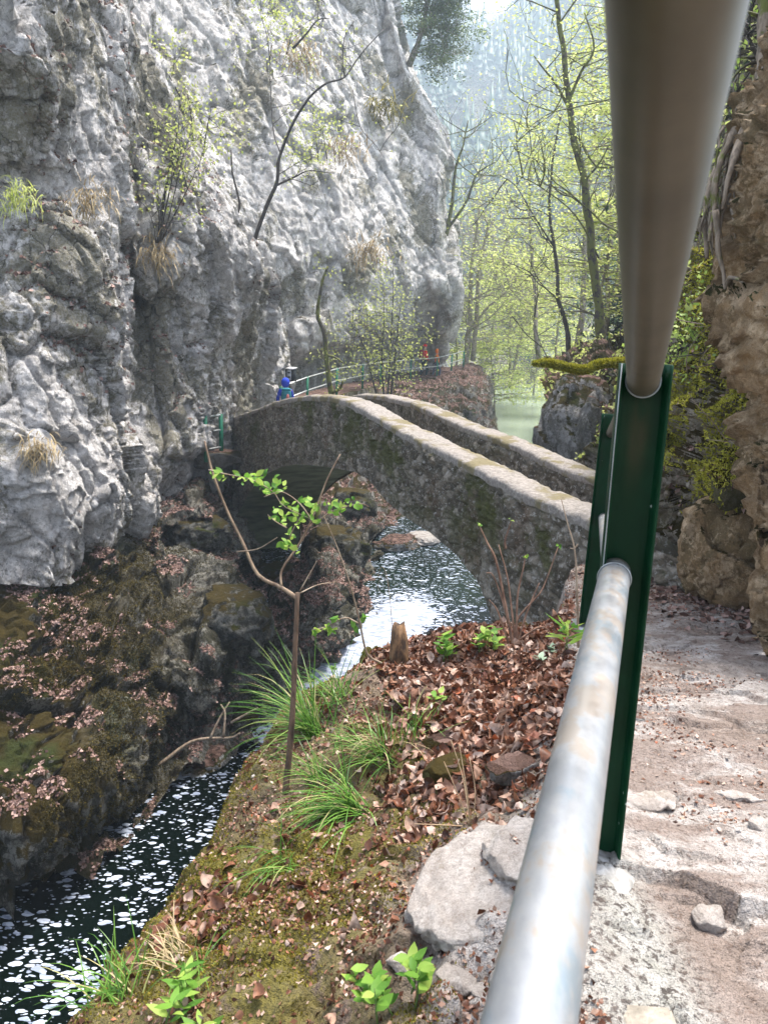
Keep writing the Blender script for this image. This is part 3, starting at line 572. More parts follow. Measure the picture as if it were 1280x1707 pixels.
# ---- mossy bank right of the post
MR_ROWS = [
 [(1130,330,13),(1120,400,9.5),(1150,380,8.2),(1190,360,7.2),(1240,340,6.4),(1330,330,5.8)],
 [(1130,450,13),(1112,470,8.8),(1150,455,7.6),(1195,450,6.6),(1245,450,5.6),(1330,450,5.0)],
 [(1130,560,12),(1092,580,8.2),(1135,580,7.1),(1185,580,6.1),(1240,580,5.1),(1330,580,4.6)],
 [(1130,690,11),(1098,700,7.0),(1138,700,6.2),(1188,700,5.3),(1240,700,4.7),(1330,700,4.2)],
 [(1130,790,11),(1094,800,6.3),(1138,800,5.5),(1188,800,4.9),(1240,800,4.4),(1330,800,4.0)],
 [(1130,850,11),(1100,850,6.4),(1140,860,5.7),(1188,860,5.1),(1240,870,4.8),(1330,870,4.4)],
 [(1130,920,11),(1108,920,6.5),(1142,930,6.0),(1185,950,5.5),(1240,960,5.2),(1330,960,4.8)],
 [(1130,985,11),(1112,972,6.7),(1142,992,6.2),(1185,1010,5.7),(1240,1030,5.4),(1330,1040,5.0)],
]
VM, FM, _ = rocksurf('mossbank', MR_ROWS, .02, None, sc=.42, seed=91, big=.4, mid=.5, small=.28, cracks=.1, rg=1.6, limit=420)
nrm_ = None
struct('mossy_bank', VM, FM, M_RMOSS, 'bank of rock draped with golden moss and roots right of the path')
# ---- brown overhanging rock at the right edge
O_ROWS = [
 [(1440,-200,6),(1330,-160,4.9),(1340,-180,4.3),(1480,-240,3.8),(1800,-350,3.3)],
 [(1400,30,6),(1296,60,4.7),(1310,60,4.0),(1400,30,3.5),(1700,0,3.0)],
 [(1330,200,6),(1236,190,4.6),(1252,200,4.0),(1330,200,3.4),(1650,200,2.9)],
 [(1280,320,6),(1182,330,4.7),(1210,330,4.2),(1290,330,3.5),(1600,350,2.9)],
 [(1270,400,6),(1176,400,4.7),(1205,400,4.25),(1280,400,3.6),(1600,420,2.9)],
 [(1300,470,6),(1212,480,4.6),(1230,480,4.3),(1290,480,3.6),(1600,500,2.9)],
 [(1300,520,6),(1212,515,4.3),(1228,520,3.7),(1280,530,3.4),(1600,560,2.8)],
 [(1320,600,6),(1238,600,4.2),(1254,600,3.9),(1300,620,3.5),(1600,660,2.8)],
 [(1350,680,6),(1268,680,4.1),(1280,690,3.9),(1330,700,3.5),(1600,760,2.8)],
 [(1350,800,6),(1264,800,4.0),(1276,800,3.7),(1330,800,3.4),(1600,860,2.8)],
 [(1360,930,6),(1270,930,3.8),(1284,930,3.55),(1340,940,3.3),(1600,980,2.7)],
 [(1350,1080,5),(1258,1062,3.6),(1276,1085,3.3),(1340,1110,3.0),(1600,1200,2.5)],
]
VO, FO, _ = rocksurf('overhang', O_ROWS, .018, None, sc=.40, seed=101, big=.22, mid=.20, small=.14, cracks=.08, rg=1.7, limit=480)
struct('overhanging_rock', VO, FO, M_OVER, 'brown overhanging rock wall at the right edge of the path')
# ---- valley sides far behind
H_ROWS = [
 [(300,-260,330),(560,-170,330),(690,-40,340),(780,34,360),(850,20,370),(940,-90,340),(1080,-230,300),(1300,-420,260),(1700,-600,220)],
 [(300,150,250),(560,180,255),(690,200,260),(790,200,275),(860,190,280),(950,150,250),(1080,80,220),(1300,0,190),(1700,-60,150)],
 [(300,380,170),(560,400,175),(690,410,180),(790,410,190),(860,410,190),(950,390,170),(1080,360,140),(1300,300,110),(1700,250,90)],
 [(300,560,120),(560,570,120),(690,575,120),(790,580,125),(860,590,120),(950,585,105),(1080,560,85),(1300,500,60),(1700,450,50)],
 [(300,640,96),(560,650,92),(690,655,90),(790,668,88),(860,676,82),(950,676,72),(1080,670,62),(1300,640,50),(1700,600,40)],
 [(300,700,90),(560,700,86),(690,700,82),(790,705,78),(860,705,72),(950,705,64),(1080,700,56),(1300,690,46),(1700,660,36)],
]
G = surf(H_ROWS, 2.0, 160); Q = G.reshape(-1, 3); VH = Q+np.stack([0*Q[:, 0], 0*Q[:, 0], np.clip((Q@FW)/90-.6, 0, 2.5)*2.2*fbm(Q/25, 4, 3)], 1); FH = gridF(*G.shape[:2])
struct('hillside', VH, FH, M_HILL, 'distant forested valley side fading into blue haze')
# shingle bar at the far end of the river
G = surf([[(760,676,88),(830,676,84),(900,678,76),(960,680,68)],[(770,690,76),(840,688,72),(905,692,66),(950,700,60)],[(800,706,70),(850,702,64),(900,708,58),(945,716,54)]], .5, 120)
Q = G.reshape(-1, 3); Q = Q + np.stack([0*Q[:, 0]]*2+[.25*fbm(Q*.6, 4, 9)-.02], 1); struct('gravel_bar', Q, gridF(*G.shape[:2]), M_RIVB, 'pale stony bar at the far end of the river')
# ================================================================ STONE BRIDGE
BR = PY(0, 0, 1)*0; BRp = np.array([1.6, 6.0]); BLp = np.array([-4.6, 22.0]); BD = (BLp-BRp)/np.linalg.norm(BLp-BRp); BN = np.array([BD[1], -BD[0]])
BN = BN if BN[0] > 0 else -BN
BLN = float(np.linalg.norm(BLp-BRp))
def bw(t, w_, z): t, w_, z = np.broadcast_arrays(t, w_, z); return np.stack([BRp[0]+BD[0]*t+BN[0]*w_, BRp[1]+BD[1]*t+BN[1]*w_, z], -1)
def onplane(u, v, w_):
    r = ray(u, v); o = BRp+BN*w_; k = (o@BN)/(r[:2]@BN); p = r*k; return ((p[:2]-o)@BD, p[2])
def prof(pts, w_):
    a = sorted(onplane(u, v, w_) for u, v in pts); return np.array([x[0] for x in a]), np.array([x[1] for x in a])
topA = prof([(1010,882),(987,871),(950,858),(875,826),(800,786),(784,778),(725,749),(678,725),(636,703),(611,686),(582,671),(556,664),(522,662),(489,665),(459,672),(434,682),(396,695),(374,704)], 0)
topB = prof([(1040,826),(997,811),(950,796),(894,770),(860,753),(809,733),(767,717),(725,697),(683,678),(632,665),(594,664)], 1.72)
low = prof([(1000,1300),(905,1230),(850,1120),(828,1062),(812,1010),(795,968),(760,925),(720,890),(690,872),(668,856),(640,832),(615,800),(590,786),(555,780),(526,776),(493,774),(470,778),(449,788),(423,811),(407,836),(393,864),(386,887),(384,925)], 0)
tL = onplane(374, 704, 0)[0]; tE = onplane(336, 760, 0)[0]; zE = onplane(350, 748, 0)[1]
def zlow(t):
    z = np.interp(t, low[0], low[1]); return np.where(t > low[0][-1], -7.0, np.where(t < low[0][0], low[1][0], z))
def ztopA(t): z = np.interp(t, topA[0], topA[1]); return np.where(t > tL, zE, z)
def ztopB(t):
    z = np.interp(t, topB[0], topB[1]); k = topB[0][-1]; e = ztopA(k); return np.where(t > k, ztopA(t)+(topB[1][-1]-e)*np.exp(-(t-k)/4), z)
stt = np.concatenate([topA[0], low[0]])
BTH, BWD = .31, 2.05
def zdeck(t): return .5*(ztopA(t)+ztopB(t))-.78
base = bw(6.0, 1.0, -6.2); bridge = empty('stone_bridge', base, 'old humpbacked stone arch bridge with rubble walls spanning the gorge', 'bridge')
def masonry(Q, sc, seed):
    W_ = Q+.05*np.stack([fbm(Q*3, 2, 7), fbm(Q*3+9, 2, 8), fbm(Q*3+4, 2, 9)], 1)
    F1, F2, H, D = worley(W_/np.array([.155, .155, .105])/sc, seed); e = F2-F1
    a = _f(H); d = .032*sc*(a-.5)+.014*sc*np.clip(e*3.5, 0, 1)*1.5+.060*fbm(Q*8, 5, seed+2, .7)+.06*fbm(Q*.9, 3, seed+3)
    return d, _f(H*np.uint32(7919)), np.clip(1-e*5, 0, 1)
def wallgrid(name, t0, t1, w_, zb, zt, outward, parent, mat, seed, dt=.03, nz_=110, mossy=1, sc=1.):
    t = np.unique(np.concatenate([np.arange(t0, t1, dt), low[0][(low[0] > t0) & (low[0] < t1)], [tL-.001, tL+.001] if t0 < tL < t1 else []])); k = np.linspace(0, 1, nz_)
    T, K = np.meshgrid(t, k, indexing='ij'); b = zb(T); z = b+(zt(T)-b)*K; Q = bw(T, w_, z); q = Q.reshape(-1, 3)
    d, ti, mo = masonry(q, sc, seed); fade = np.clip(np.minimum(K, 1-K)*14, .15, 1).ravel(); nv = np.array([BN[0]*outward, BN[1]*outward, 0])
    V = q+nv*(d*fade)[:, None]; ms = np.clip(1.4-(zt(T)-z)*1.1, .25, 1).ravel()*mossy
    return build(name, V, gridF(len(t), nz_), mat, parent, None, {'tint': ti, 'mortar': mo, 'mossy': ms})
wallgrid('spandrel_wall', -1.2, tE, 0.0, zlow, lambda t: ztopA(t)-.01, -1, bridge, M_STONE, 5, dt=.022, nz_=170)
TF = onplane(1062, 828, 1.72)[0]
inA = wallgrid('parapet', -1.2, tL, BTH, lambda t: zdeck(t)-.05, lambda t: ztopA(t)-.01, 1, bridge, M_STONE, 9, dt=.05, nz_=24, mossy=.4)
wallgrid('parapet', TF, tL+1, BWD-BTH, lambda t: zdeck(t)-.05, lambda t: ztopB(t)-.01, -1, bridge, M_STONE, 13, dt=.03, nz_=40, mossy=.3, sc=.9)
wallgrid('spandrel_wall', TF, tE, BWD, zlow, lambda t: ztopB(t)-.01, 1, bridge, M_STONE, 17, dt=.08, nz_=60)
def cope(zt, w0, w1, t0, t1, seed, up=0.):
    t = np.arange(t0, t1, .035); cs = np.array([(w0-.02, -.06), (w0-.025, 0), (w0-.012, .03), (w0+.06, .038), ((w0+w1)/2, .042), (w1-.06, .038), (w1+.012, .03), (w1+.025, 0), (w1+.02, -.06)])
    T = np.repeat(t[:, None], len(cs), 1); w_ = np.broadcast_to(cs[:, 0], T.shape); z = zt(T)+cs[:, 1]+up; q = bw(T, w_, z).reshape(-1, 3)
    q = q + .026*np.stack([fbm(q*7, 5, seed, .65), fbm(q*7+8, 5, seed+1, .65), fbm(q*5+3, 5, seed+2, .65)*1.3], 1); e = len(t); n = len(cs); i = np.arange(n)
    return build('coping', q, [gridF(e, n), np.array([list(range(n))[::-1], [x+(e-1)*n for x in range(n)]])], M_COPE, bridge)
cope(ztopA, 0, BTH, -.3, tL, 31); cope(ztopB, BWD-BTH, BWD, TF, tL+1, 35, .05)
t = np.arange(-.2, tE, .1); ww = np.linspace(BTH-.02, BWD-BTH+.02, 12); T, Wd = np.meshgrid(t, ww, indexing='ij'); q = bw(T, Wd, zdeck(T)).reshape(-1, 3); q[:, 2] += .03*fbm(q*3, 3, 2)
build('deck', q, gridF(len(t), 12), M_COPE, bridge)
sel = (low[0] > onplane(850, 1120, 0)[0]-.01); t = crom(np.stack([low[0][sel], low[1][sel]], 1), 10); t = np.vstack([t, [(t[-1, 0]+.03, -7.0)]]); ww = np.linspace(.02, BWD-.02, 40)
Q = bw(t[:, 0][:, None]*np.ones(40), ww[None]*np.ones((len(t), 1)), t[:, 1][:, None]+.02*np.ones(40)).reshape(-1, 3); Q = Q+.03*np.stack([fbm(Q*2, 4, 51), fbm(Q*2+5, 4, 52), fbm(Q*2+9, 4, 53)], 1)
build('arch_soffit', Q, gridF(len(t), 40), M_SOFF, bridge)
# end cap at left
t = np.linspace(0, BWD, 20); k = np.linspace(0, 1, 40); T, K = np.meshgrid(t, k, indexing='ij'); Q = bw(tE+0*T, T, -7+(zE+7)*K).reshape(-1, 3)
build('end_wall', Q, gridF(20, 40), M_STONE, bridge, None, {'tint': .4+0*Q[:, 0], 'mortar': 0*Q[:, 0], 'mossy': .6+0*Q[:, 0]})
t = np.linspace(tL, tE, 20); ww = np.linspace(-.02, BWD, 14); T, Wd = np.meshgrid(t, ww, indexing='ij'); Q = bw(T, Wd, zE+.0*T).reshape(-1, 3); Q[:, 2] += .04*fbm(Q*4, 3, 2)
build('landing', Q, gridF(20, 14), M_STONE, bridge, None, {'tint': .5+0*Q[:, 0], 'mortar': 0*Q[:, 0], 'mossy': 1+0*Q[:, 0]})
# ================================================================ RAILINGS
def channel(base, top, wdt, dep, th, xdir, mat, parent, rust=False):
    """U-channel post, open towards -y'; base/top world points, xdir unit across"""
    base = np.array(base); top = np.array(top); z = top-base; H = np.linalg.norm(z); z = z/H; x = np.array(xdir)-z*(np.array(xdir)@z); x /= np.linalg.norm(x); y = np.cross(z, x)
    h = wdt/2; r = .004
    cs = [(-h, -dep), (-h+th*.5, -dep-.001), (-h+th, -dep), (-h+th*1.25, -th*1.6), (-h+th*1.9, -th), (-.022, -th), (-.008, -th), (.008, -th), (.022, -th), (h-th*1.9, -th), (h-th*1.25, -th*1.6), (h-th, -dep), (h-th*.5, -dep-.001), (h, -dep), (h, -.003), (h-.003, 0), (-h+.003, 0), (-h, -.003)]
    n = len(cs); ks = np.linspace(0, 1, 60); V = []; A = []
    for k in ks:
        for a, b in cs:
            V.append(base+z*H*k+x*a+y*b); A.append(max(0, 1-abs(a)/.028)*np.exp(-((k-.89)/.07)**2)*(k < .965) if rust else 0)
    i = np.arange(n); F = [np.concatenate([np.stack([k*n+i, k*n+(i+1) % n, (k+1)*n+(i+1) % n, (k+1)*n+i], 1) for k in range(59)])]
    F.append(np.array([list(range(n))[::-1], [q+59*n for q in range(n)]]))
    return build('post', np.array(V), F, mat, parent, None, {'rust': np.array(A)}, smooth=False)
pb = P(1000, 1442, 1.70); pt = P(1073, 606, 1.475); pb[1] = pt[1]; pb[0] = pt[0]+(pb[0]-pt[0])*.3
rail = empty('railing', pb, 'near railing of two grey steel tubes through dark green channel posts beside the path', 'railing')
xd = rotz(-.16)@np.array([1, 0, 0])
channel(pb-np.array([0, 0, .12]), pt, .094, .045, .006, xd, M_GREEN, rail, True)
j1 = P(1072, 636, 1.47); j2 = P(1024, 962, 1.52)
a1 = P(1127, 0, .335); a2 = P(882, 1707, .50)
def railtube(j, a, r, name, mat, back=.8, fwd=0):
    d = a-j; pts = np.array([j-d*.035, j, j+d*.25, j+d*.5, j+d*.75, a, a+d*back]); V, F = tube(pts, r, 40); return build(name, V, F, mat, rail)
railtube(j1, a1, .0300, 'top_rail', M_DULL, .35); railtube(j2, a2, .0300, 'lower_rail', M_GALV, .6)
for j, a in ((j1, a1), (j2, a2)):   # welded collar rings where tube meets web
    d = (a-j)/np.linalg.norm(a-j); x = np.cross(d, [0, 0, 1.]); x /= np.linalg.norm(x); y = np.cross(x, d); th = np.linspace(0, 2*math.pi, 49)
    ring = np.array([j+d*.012+x*math.cos(q)*.0315+y*math.sin(q)*.0315 for q in th]); V, F = tube(ring, .0018, 6, caps=False); build('weld_ring', V, F, M_ZINC, rail)
# thin zinc-bright line stands in for the highlight on the left flange edge
z = pt-pb; x = xd
for s_ in (-1,):
    e = [pb+z*k+x*(s_*.0465)+np.cross(z/np.linalg.norm(z), x)*-.0462 for k in np.linspace(0, 1, 12)]; V, F = tube(np.array(e), .0013, 6); build('highlight_edge', V, F, M_ZINC, rail)
# second post further down
q0 = P(975, 1058, 3.72); q1 = P(1022, 690, 3.60); q0[0] = q1[0]+(q0[0]-q1[0])*.3; q0[1] = q1[1]
channel(q0, q1, .10, .045, .006, rotz(-.3)@np.array([1, 0, 0]), M_GREEN, rail)
V, F = box(q0+np.array([0, -.02, 0]), (.19, .16, .012), rotz(-.3)); build('base_plate', V, F, M_ZINC, rail)
for f0, f1 in ((.93, 1), (.52, .5)):
    s0 = pt+(pb-pt)*(1-f0) if False else None
jj1 = q1-np.array([0, 0, .09]); jj2 = q1-np.array([0, 0, .50])
for k, (a, b) in enumerate(((j1, jj1), (j2, jj2))):
    V, F = tube(np.array([a+(b-a)*.02, a+(b-a)*.5, b]), .024, 14); build('top_rail' if k == 0 else 'lower_rail', V, F, M_DULL if k == 0 else M_GALV, rail)
p3 = P(1100, 830, 7.4); p3b = p3-np.array([0, 0, .9])
channel(p3b, p3, .10, .045, .006, [1, 0, 0], M_GREEN, rail)
for dz in (.10, .52):
    V, F = tube(np.array([q1-np.array([0, 0, dz]), (q1+p3)/2-np.array([0, 0, dz]), p3-np.array([0, 0, dz])]), .02, 12); build('top_rail' if dz < .3 else 'lower_rail', V, F, M_GALV, rail)
# short railing at the left end of the bridge
M_GP = simple('green_post_paint', (.02, .20, .11), (.01, .13, .07), rough=.45, bump=0)
M_THIN = simple('thin_grey_tube', (.5, .52, .5), rough=.4, metal=.5, bump=0)
def fence(name, label, posts, levels, ext=(0, 0), h=1.05, group=None, pr=.045, rr=.027):
    """posts: (foot point) list; rails follow them"""
    e = empty(name, posts[0], label, 'railing', group); posts = [np.array(p) for p in posts]
    for p in posts: V, F = box(p+np.array([0, 0, h/2-.1]), (pr*2, pr*1.4, h+.2)); build('post', V, F, M_GP, e, smooth=False)
    for l in levels:
        pts = [p+np.array([0, 0, h*l]) for p in posts]; a = pts[0]+(pts[0]-pts[1])*ext[0]; b = pts[-1]+(pts[-1]-pts[-2])*ext[1]
        V, F = tube(np.array(([a] if ext[0] else [])+pts+([b] if ext[1] else [])), rr, 8); build('rail', V, F, M_THIN, e)
    return e
a = np.append(bw(tE-.25, .1, 0)[:2], zE); b = np.append(bw(tL+.12, .1, 0)[:2], zE)
V, F = polyrock((0, 0, 0), (1.25, 1.1, .7), 77, 5, .3, flat=.6); lc = P(352, 772, 19.7); lz = P(355, 747, 19.9)[2]; lc[2] = lz-.21; props(build('boulder', V+lc, F, M_TRAIL, None, tuple(lc)), 'leaf covered rock shelf carrying the short railing at the left bridge end', 'boulder')
a = P(343, 748, 19.0); b = P(369, 747, 19.5); a[2] = b[2] = lz-.02
fence('railing', 'short green railing closing the gap between left cliff and bridge parapet', [a, b], (.97, .58, .12), (.25, .1), h=.95)
fp = [P(476,688,26.5), P(561,660,30.5), P(604,646,33.8), P(634,656,37.0), P(684,624,41.5), P(728,628,43.0), P(747,621,44.8), P(768,614,46.5)]
fp = [P(468,696,26.0), P(512,676,28.0), P(561,658,30.6), P(604,647,33.8), P(634,640,37.0), P(684,632,41), P(728,627,43.0), P(752,620,45), P(772,613,47.5)]
fence('railing', 'long green and grey railing along the far cliff path past two hikers', fp, (.97, .52), (0, 0))
q = crom(np.array(fp), 6); tq = np.gradient(q, axis=0); pn = np.stack([-tq[:, 1], tq[:, 0], 0*tq[:, 0]], 1); pn /= np.linalg.norm(pn, axis=1)[:, None]; pn *= -np.sign((pn*q).sum(1))[:, None]*-1
V = np.stack([q+pn*o_+np.array([0, 0, z_])+.03*np.stack([fbm(q*3+o_, 2, 4)]*3, 1) for o_, z_ in ((-.18, -.5), (-.14, -.03), (.3, .02), (.8, .0), (1.3, .05), (1.5, -.3))], 1); props(build('trail', V.reshape(-1, 3), gridF(len(q), 6), M_TRAIL), 'pinkish trodden trail behind the far railing', None, None, 'structure')
# ---- info box by the cliff
c = P(483, 648, 25.25); ib = empty('notice_box', c-np.array([0, 0, 1.6]), 'small dark notice box with pale roof on a pole behind the hiker in blue', 'notice box')
V, F = tube(np.array([c-np.array([0, 0, 1.7]), c+np.array([0, 0, .1])]), .03, 8); build('pole', V, F, B_DARK, ib)
dk = simple('dark_notice_frame', (.02, .025, .03), bump=0); wh = simple('white_notice_paper', (.6, .62, .64), bump=0); c = P(485, 625, 25.2); Rz = rotz(-.35)
V, F = box(c, (.30, .20, .40), Rz); build('case', V, F, dk, ib, smooth=False)
V, F = box(c+Rz@np.array([-.02, -.103, .0]), (.16, .006, .32), Rz); pp = build('notice', V, F, wh, ib, smooth=False)
for dz in (.08, -.06): V, F = box(c+Rz@np.array([-.02, -.108, dz]), (.09, .004, .05), Rz); build('print_block', V, F, dk, ib, smooth=False)
V, F = box(c+np.array([0, 0, .22]), (.34, .27, .03), Rz@np.array([[1, 0, 0], [0, .98, -.17], [0, .17, .98]])); build('roof', V, F, simple('pale_roof_board', (.5, .5, .5)), ib, smooth=False)
# ================================================================ PEOPLE
def skin(name, joints, edges, mat, parent, loc, sub=2):
    me = bpy.data.meshes.new(name); base = np.array(loc); me.from_pydata([tuple(np.array(j[:3])-(np.array(parent['_w']) if parent is not None else base)) for j in joints], edges, [])
    me.materials.append(mat); o = bpy.data.objects.new(name, me); COL.objects.link(o)
    if parent is None: o.location = tuple(base); o['_w'] = [float(x) for x in base]
    else: o.parent = parent
    md = o.modifiers.new('skin', 'SKIN'); md.use_smooth_shade = True
    for k, v in enumerate(me.skin_vertices[0].data): r = joints[k][3]; v.radius = r if isinstance(r, tuple) else (r, r); v.use_root = (k == 0)
    s2 = o.modifiers.new('sub', 'SUBSURF'); s2.levels = s2.render_levels = sub; return o
def person(foot, yaw, label, jacket, trousers, hood=True, cap=None, pack=None, packacc=None, hgt=1.75, lean=0, headturn=0, stride=.12, skinc=(.45, .27, .2)):
    k = hgt/1.75; Rz = rotz(yaw); foot = np.array(foot)
    def w_(x, y, z, r): q = Rz@np.array([x*k, (y+lean*z)*k, z*k]); return (foot[0]+q[0], foot[1]+q[1], foot[2]+q[2], (r[0]*k, r[1]*k) if isinstance(r, tuple) else r*k)
    sk = simple('skin_tone', skinc, bump=0); jm = simple('jacket_cloth', jacket, bump=.3, sc=12, bd=.01); tm = simple('trouser_cloth', trousers, bump=.2); bt = simple('boot_leather', (.05, .035, .025))
    J = [w_(0, 0, .95, (.13, .10)), w_(0, 0, 1.15, (.12, .09)), w_(0, 0, 1.38, (.15, .10)), w_(0, .01, 1.47, .055), w_(0, .02, 1.53, .05), w_(0, .03, 1.60, (.075, .09)), w_(0, .02, 1.68, (.075, .085)),
         w_(.17, 0, 1.41, .05), w_(.24, .02, 1.14, .042), w_(.20, .14, .95, .033), w_(.19, .19, .90, .028), w_(-.17, 0, 1.41, .05), w_(-.25, .0, 1.14, .042), w_(-.22, .10, .93, .033), w_(-.21, .13, .87, .028),
         w_(.09, 0, .88, .085), w_(.10, stride+.03, .50, .06), w_(.10, stride-.02, .09, .045), w_(.10, stride+.14, .04, .04), w_(-.09, 0, .88, .085), w_(-.10, -stride+.05, .50, .06), w_(-.10, -stride-.04, .09, .045), w_(-.10, -stride+.12, .04, .04)]
    E = [(0, 1), (1, 2), (2, 3), (3, 4), (4, 5), (5, 6), (2, 7), (7, 8), (8, 9), (9, 10), (2, 11), (11, 12), (12, 13), (13, 14), (0, 15), (15, 16), (16, 17), (17, 18), (0, 19), (19, 20), (20, 21), (21, 22)]
    body = skin('person', J, E, sk, None, foot); props(body, label, 'person')
    def g(i, s_): a = J[i]; return (*a[:3], tuple(x*s_ for x in a[3]) if isinstance(a[3], tuple) else a[3]*s_)
    skin('jacket', [w_(0, 0, .86, (.17, .13)), g(1, 1.35), g(2, 1.2), w_(0, .01, 1.46, .09), g(7, 1.4), g(8, 1.45), g(9, 1.45), g(11, 1.4), g(12, 1.45), g(13, 1.45)], [(0, 1), (1, 2), (2, 3), (2, 4), (4, 5), (5, 6), (2, 7), (7, 8), (8, 9)], jm, body, foot)
    skin('trousers', [g(0, 1.08), g(15, 1.2), g(16, 1.25), g(17, 1.4), g(19, 1.2), g(20, 1.25), g(21, 1.4)], [(0, 1), (1, 2), (2, 3), (0, 4), (4, 5), (5, 6)], tm, body, foot)
    for s_, st in ((.10, stride), (-.10, -stride+.0)): skin('boot', [w_(s_, st-.04, .06, .055), w_(s_, st+.06, .045, .05), w_(s_, st+.17, .035, .045)], [(0, 1), (1, 2)], bt, body, foot)
    hm = jm if hood else simple('cap_cloth', cap or (.3, .05, .05))
    v, f = ico(3); hd = np.array(w_(0, .01, 1.665, 0)[:3]); hv = v.copy(); hv[:, 1] = np.where((v[:, 1] > .35), .35+(v[:, 1]-.35)*.15, v[:, 1])
    if hood: V = (hv*np.array([.135, .145, .165])*k)@(rotz(yaw+headturn)).T+hd-np.array([0, 0, .01])
    else: V = (np.where(v[:, 2:3] < -.05, v*np.array([1, 1, 0])-[0, 0, .05], v)*np.array([.115, .125, .13])*k)@(rotz(yaw+headturn)).T+hd+np.array([0, 0, .03])
    hd_ = build('hood' if hood else 'cap', V, f, hm, body)
    for s_ in (-.033, .033):   # eyes, nose and mouth
        e_ = hd+rotz(yaw+headturn)@np.array([s_, .105, -.02])*k; build('eye', ico(1)[0]*.011+e_, ico(1)[1], dk, body)
    e_ = hd+rotz(yaw+headturn)@np.array([0, .125, -.05])*k; build('nose', ico(1)[0]*np.array([.014, .02, .022])+e_, ico(1)[1], sk, body)
    if pack:
        pm = simple('backpack_cloth', pack, bump=.3, sc=14); c_ = np.array(w_(0, -.22, 1.22, 0)[:3]); v3, f3 = ico(3); q = np.sign(v3)*np.abs(v3)**.6
        bp = props(build('backpack', (q*np.array([.155, .12, .25])*k)@Rz.T+c_, f3, pm, None, c_), 'backpack worn by ' + label, 'backpack') if False else build('backpack', (q*np.array([.155, .12, .25])*k)@Rz.T+c_, f3, pm, body)
        q = np.sign(v3)*np.abs(v3)**.7; build('backpack_lid', (q*np.array([.15, .11, .06])*k)@Rz.T+np.array(w_(0, -.21, 1.45, 0)[:3]), f3, pm, body)
        if packacc: build('pack_pocket', (v3*np.array([.05, .03, .10])*k)@Rz.T+np.array(w_(.03, -.345, 1.22, 0)[:3]), f3, simple('pocket_cloth', packacc), body)
    return body
hb = P(476, 712, 24.6); hb[2] = P(483, 629, 24.6)[2]-1.80
person(hb, .25, 'hiker seen from behind in a blue hooded jacket with teal backpack at the bridge end', (.01, .05, .55), (.03, .03, .05), True, pack=(.015, .20, .26), packacc=(.7, .22, .20))
rb = P(706, 628, 43.2); rb[2] = P(709, 575, 43.6)[2]-1.75
person(rb, -1.1, 'hiker in a red jacket and red cap on the far path, left of the other', (1.0, .035, .02), (.02, .05, .06), False, cap=(.9, .02, .02), pack=(.25, .02, .03))
ob = P(727, 626, 43.6); ob[2] = P(727, 582, 44.2)[2]-1.55
person(ob, -1.6, 'shorter hiker in an orange jacket behind the far railing', (1.0, .26, .03), (.12, .14, .2), True, hgt=1.55, stride=.2)
# ================================================================ TREES AND PLANTS
def wander(a, b, n, amp, rng):
    t = np.linspace(0, 1, n)[:, None]; q = a*(1-t)+b*t; k = np.cumsum(rng.normal(size=(n, 3)), 0); k -= t*k[-1]; return q + k*amp*np.linalg.norm(b-a)/math.sqrt(n)
def grow(mb, p, d, L, r, lvl, rng, tips, up=.15, spread=.8, n=6, kids=(3, 5), minr=.004):
    d = d/np.linalg.norm(d); m = 5; pts = [p]; q = d.copy()
    for k in range(m):
        q = q + rng.normal(size=3)*.16 + np.array([0, 0, up*.25]); q /= np.linalg.norm(q); pts.append(pts[-1]+q*L/m)
    pts = np.array(pts); V, F = tube(pts, np.linspace(r, max(minr, r*.45), m+1), 5 if lvl < 2 else n, caps=False); mb.add(V, F, rng.random())
    if lvl == 0: tips.append((pts[-1], q)); tips.append((pts[-3], q)); return
    for c in range(rng.integers(*kids)):
        k = rng.uniform(.3, 1); i = min(m-1, int(k*m)); b = pts[i]+(pts[i+1]-pts[i])*(k*m-i); dd = q + rng.normal(size=3)*spread; grow(mb, b, dd, L*rng.uniform(.5, .75), max(minr, r*.5), lvl-1, rng, tips, up, spread, n, kids, minr)
def traced(pts, dd=0.0):
    """(u, v, d) polyline -> smooth world points"""
    return crom(np.array([P(*q) for q in pts]), 4)
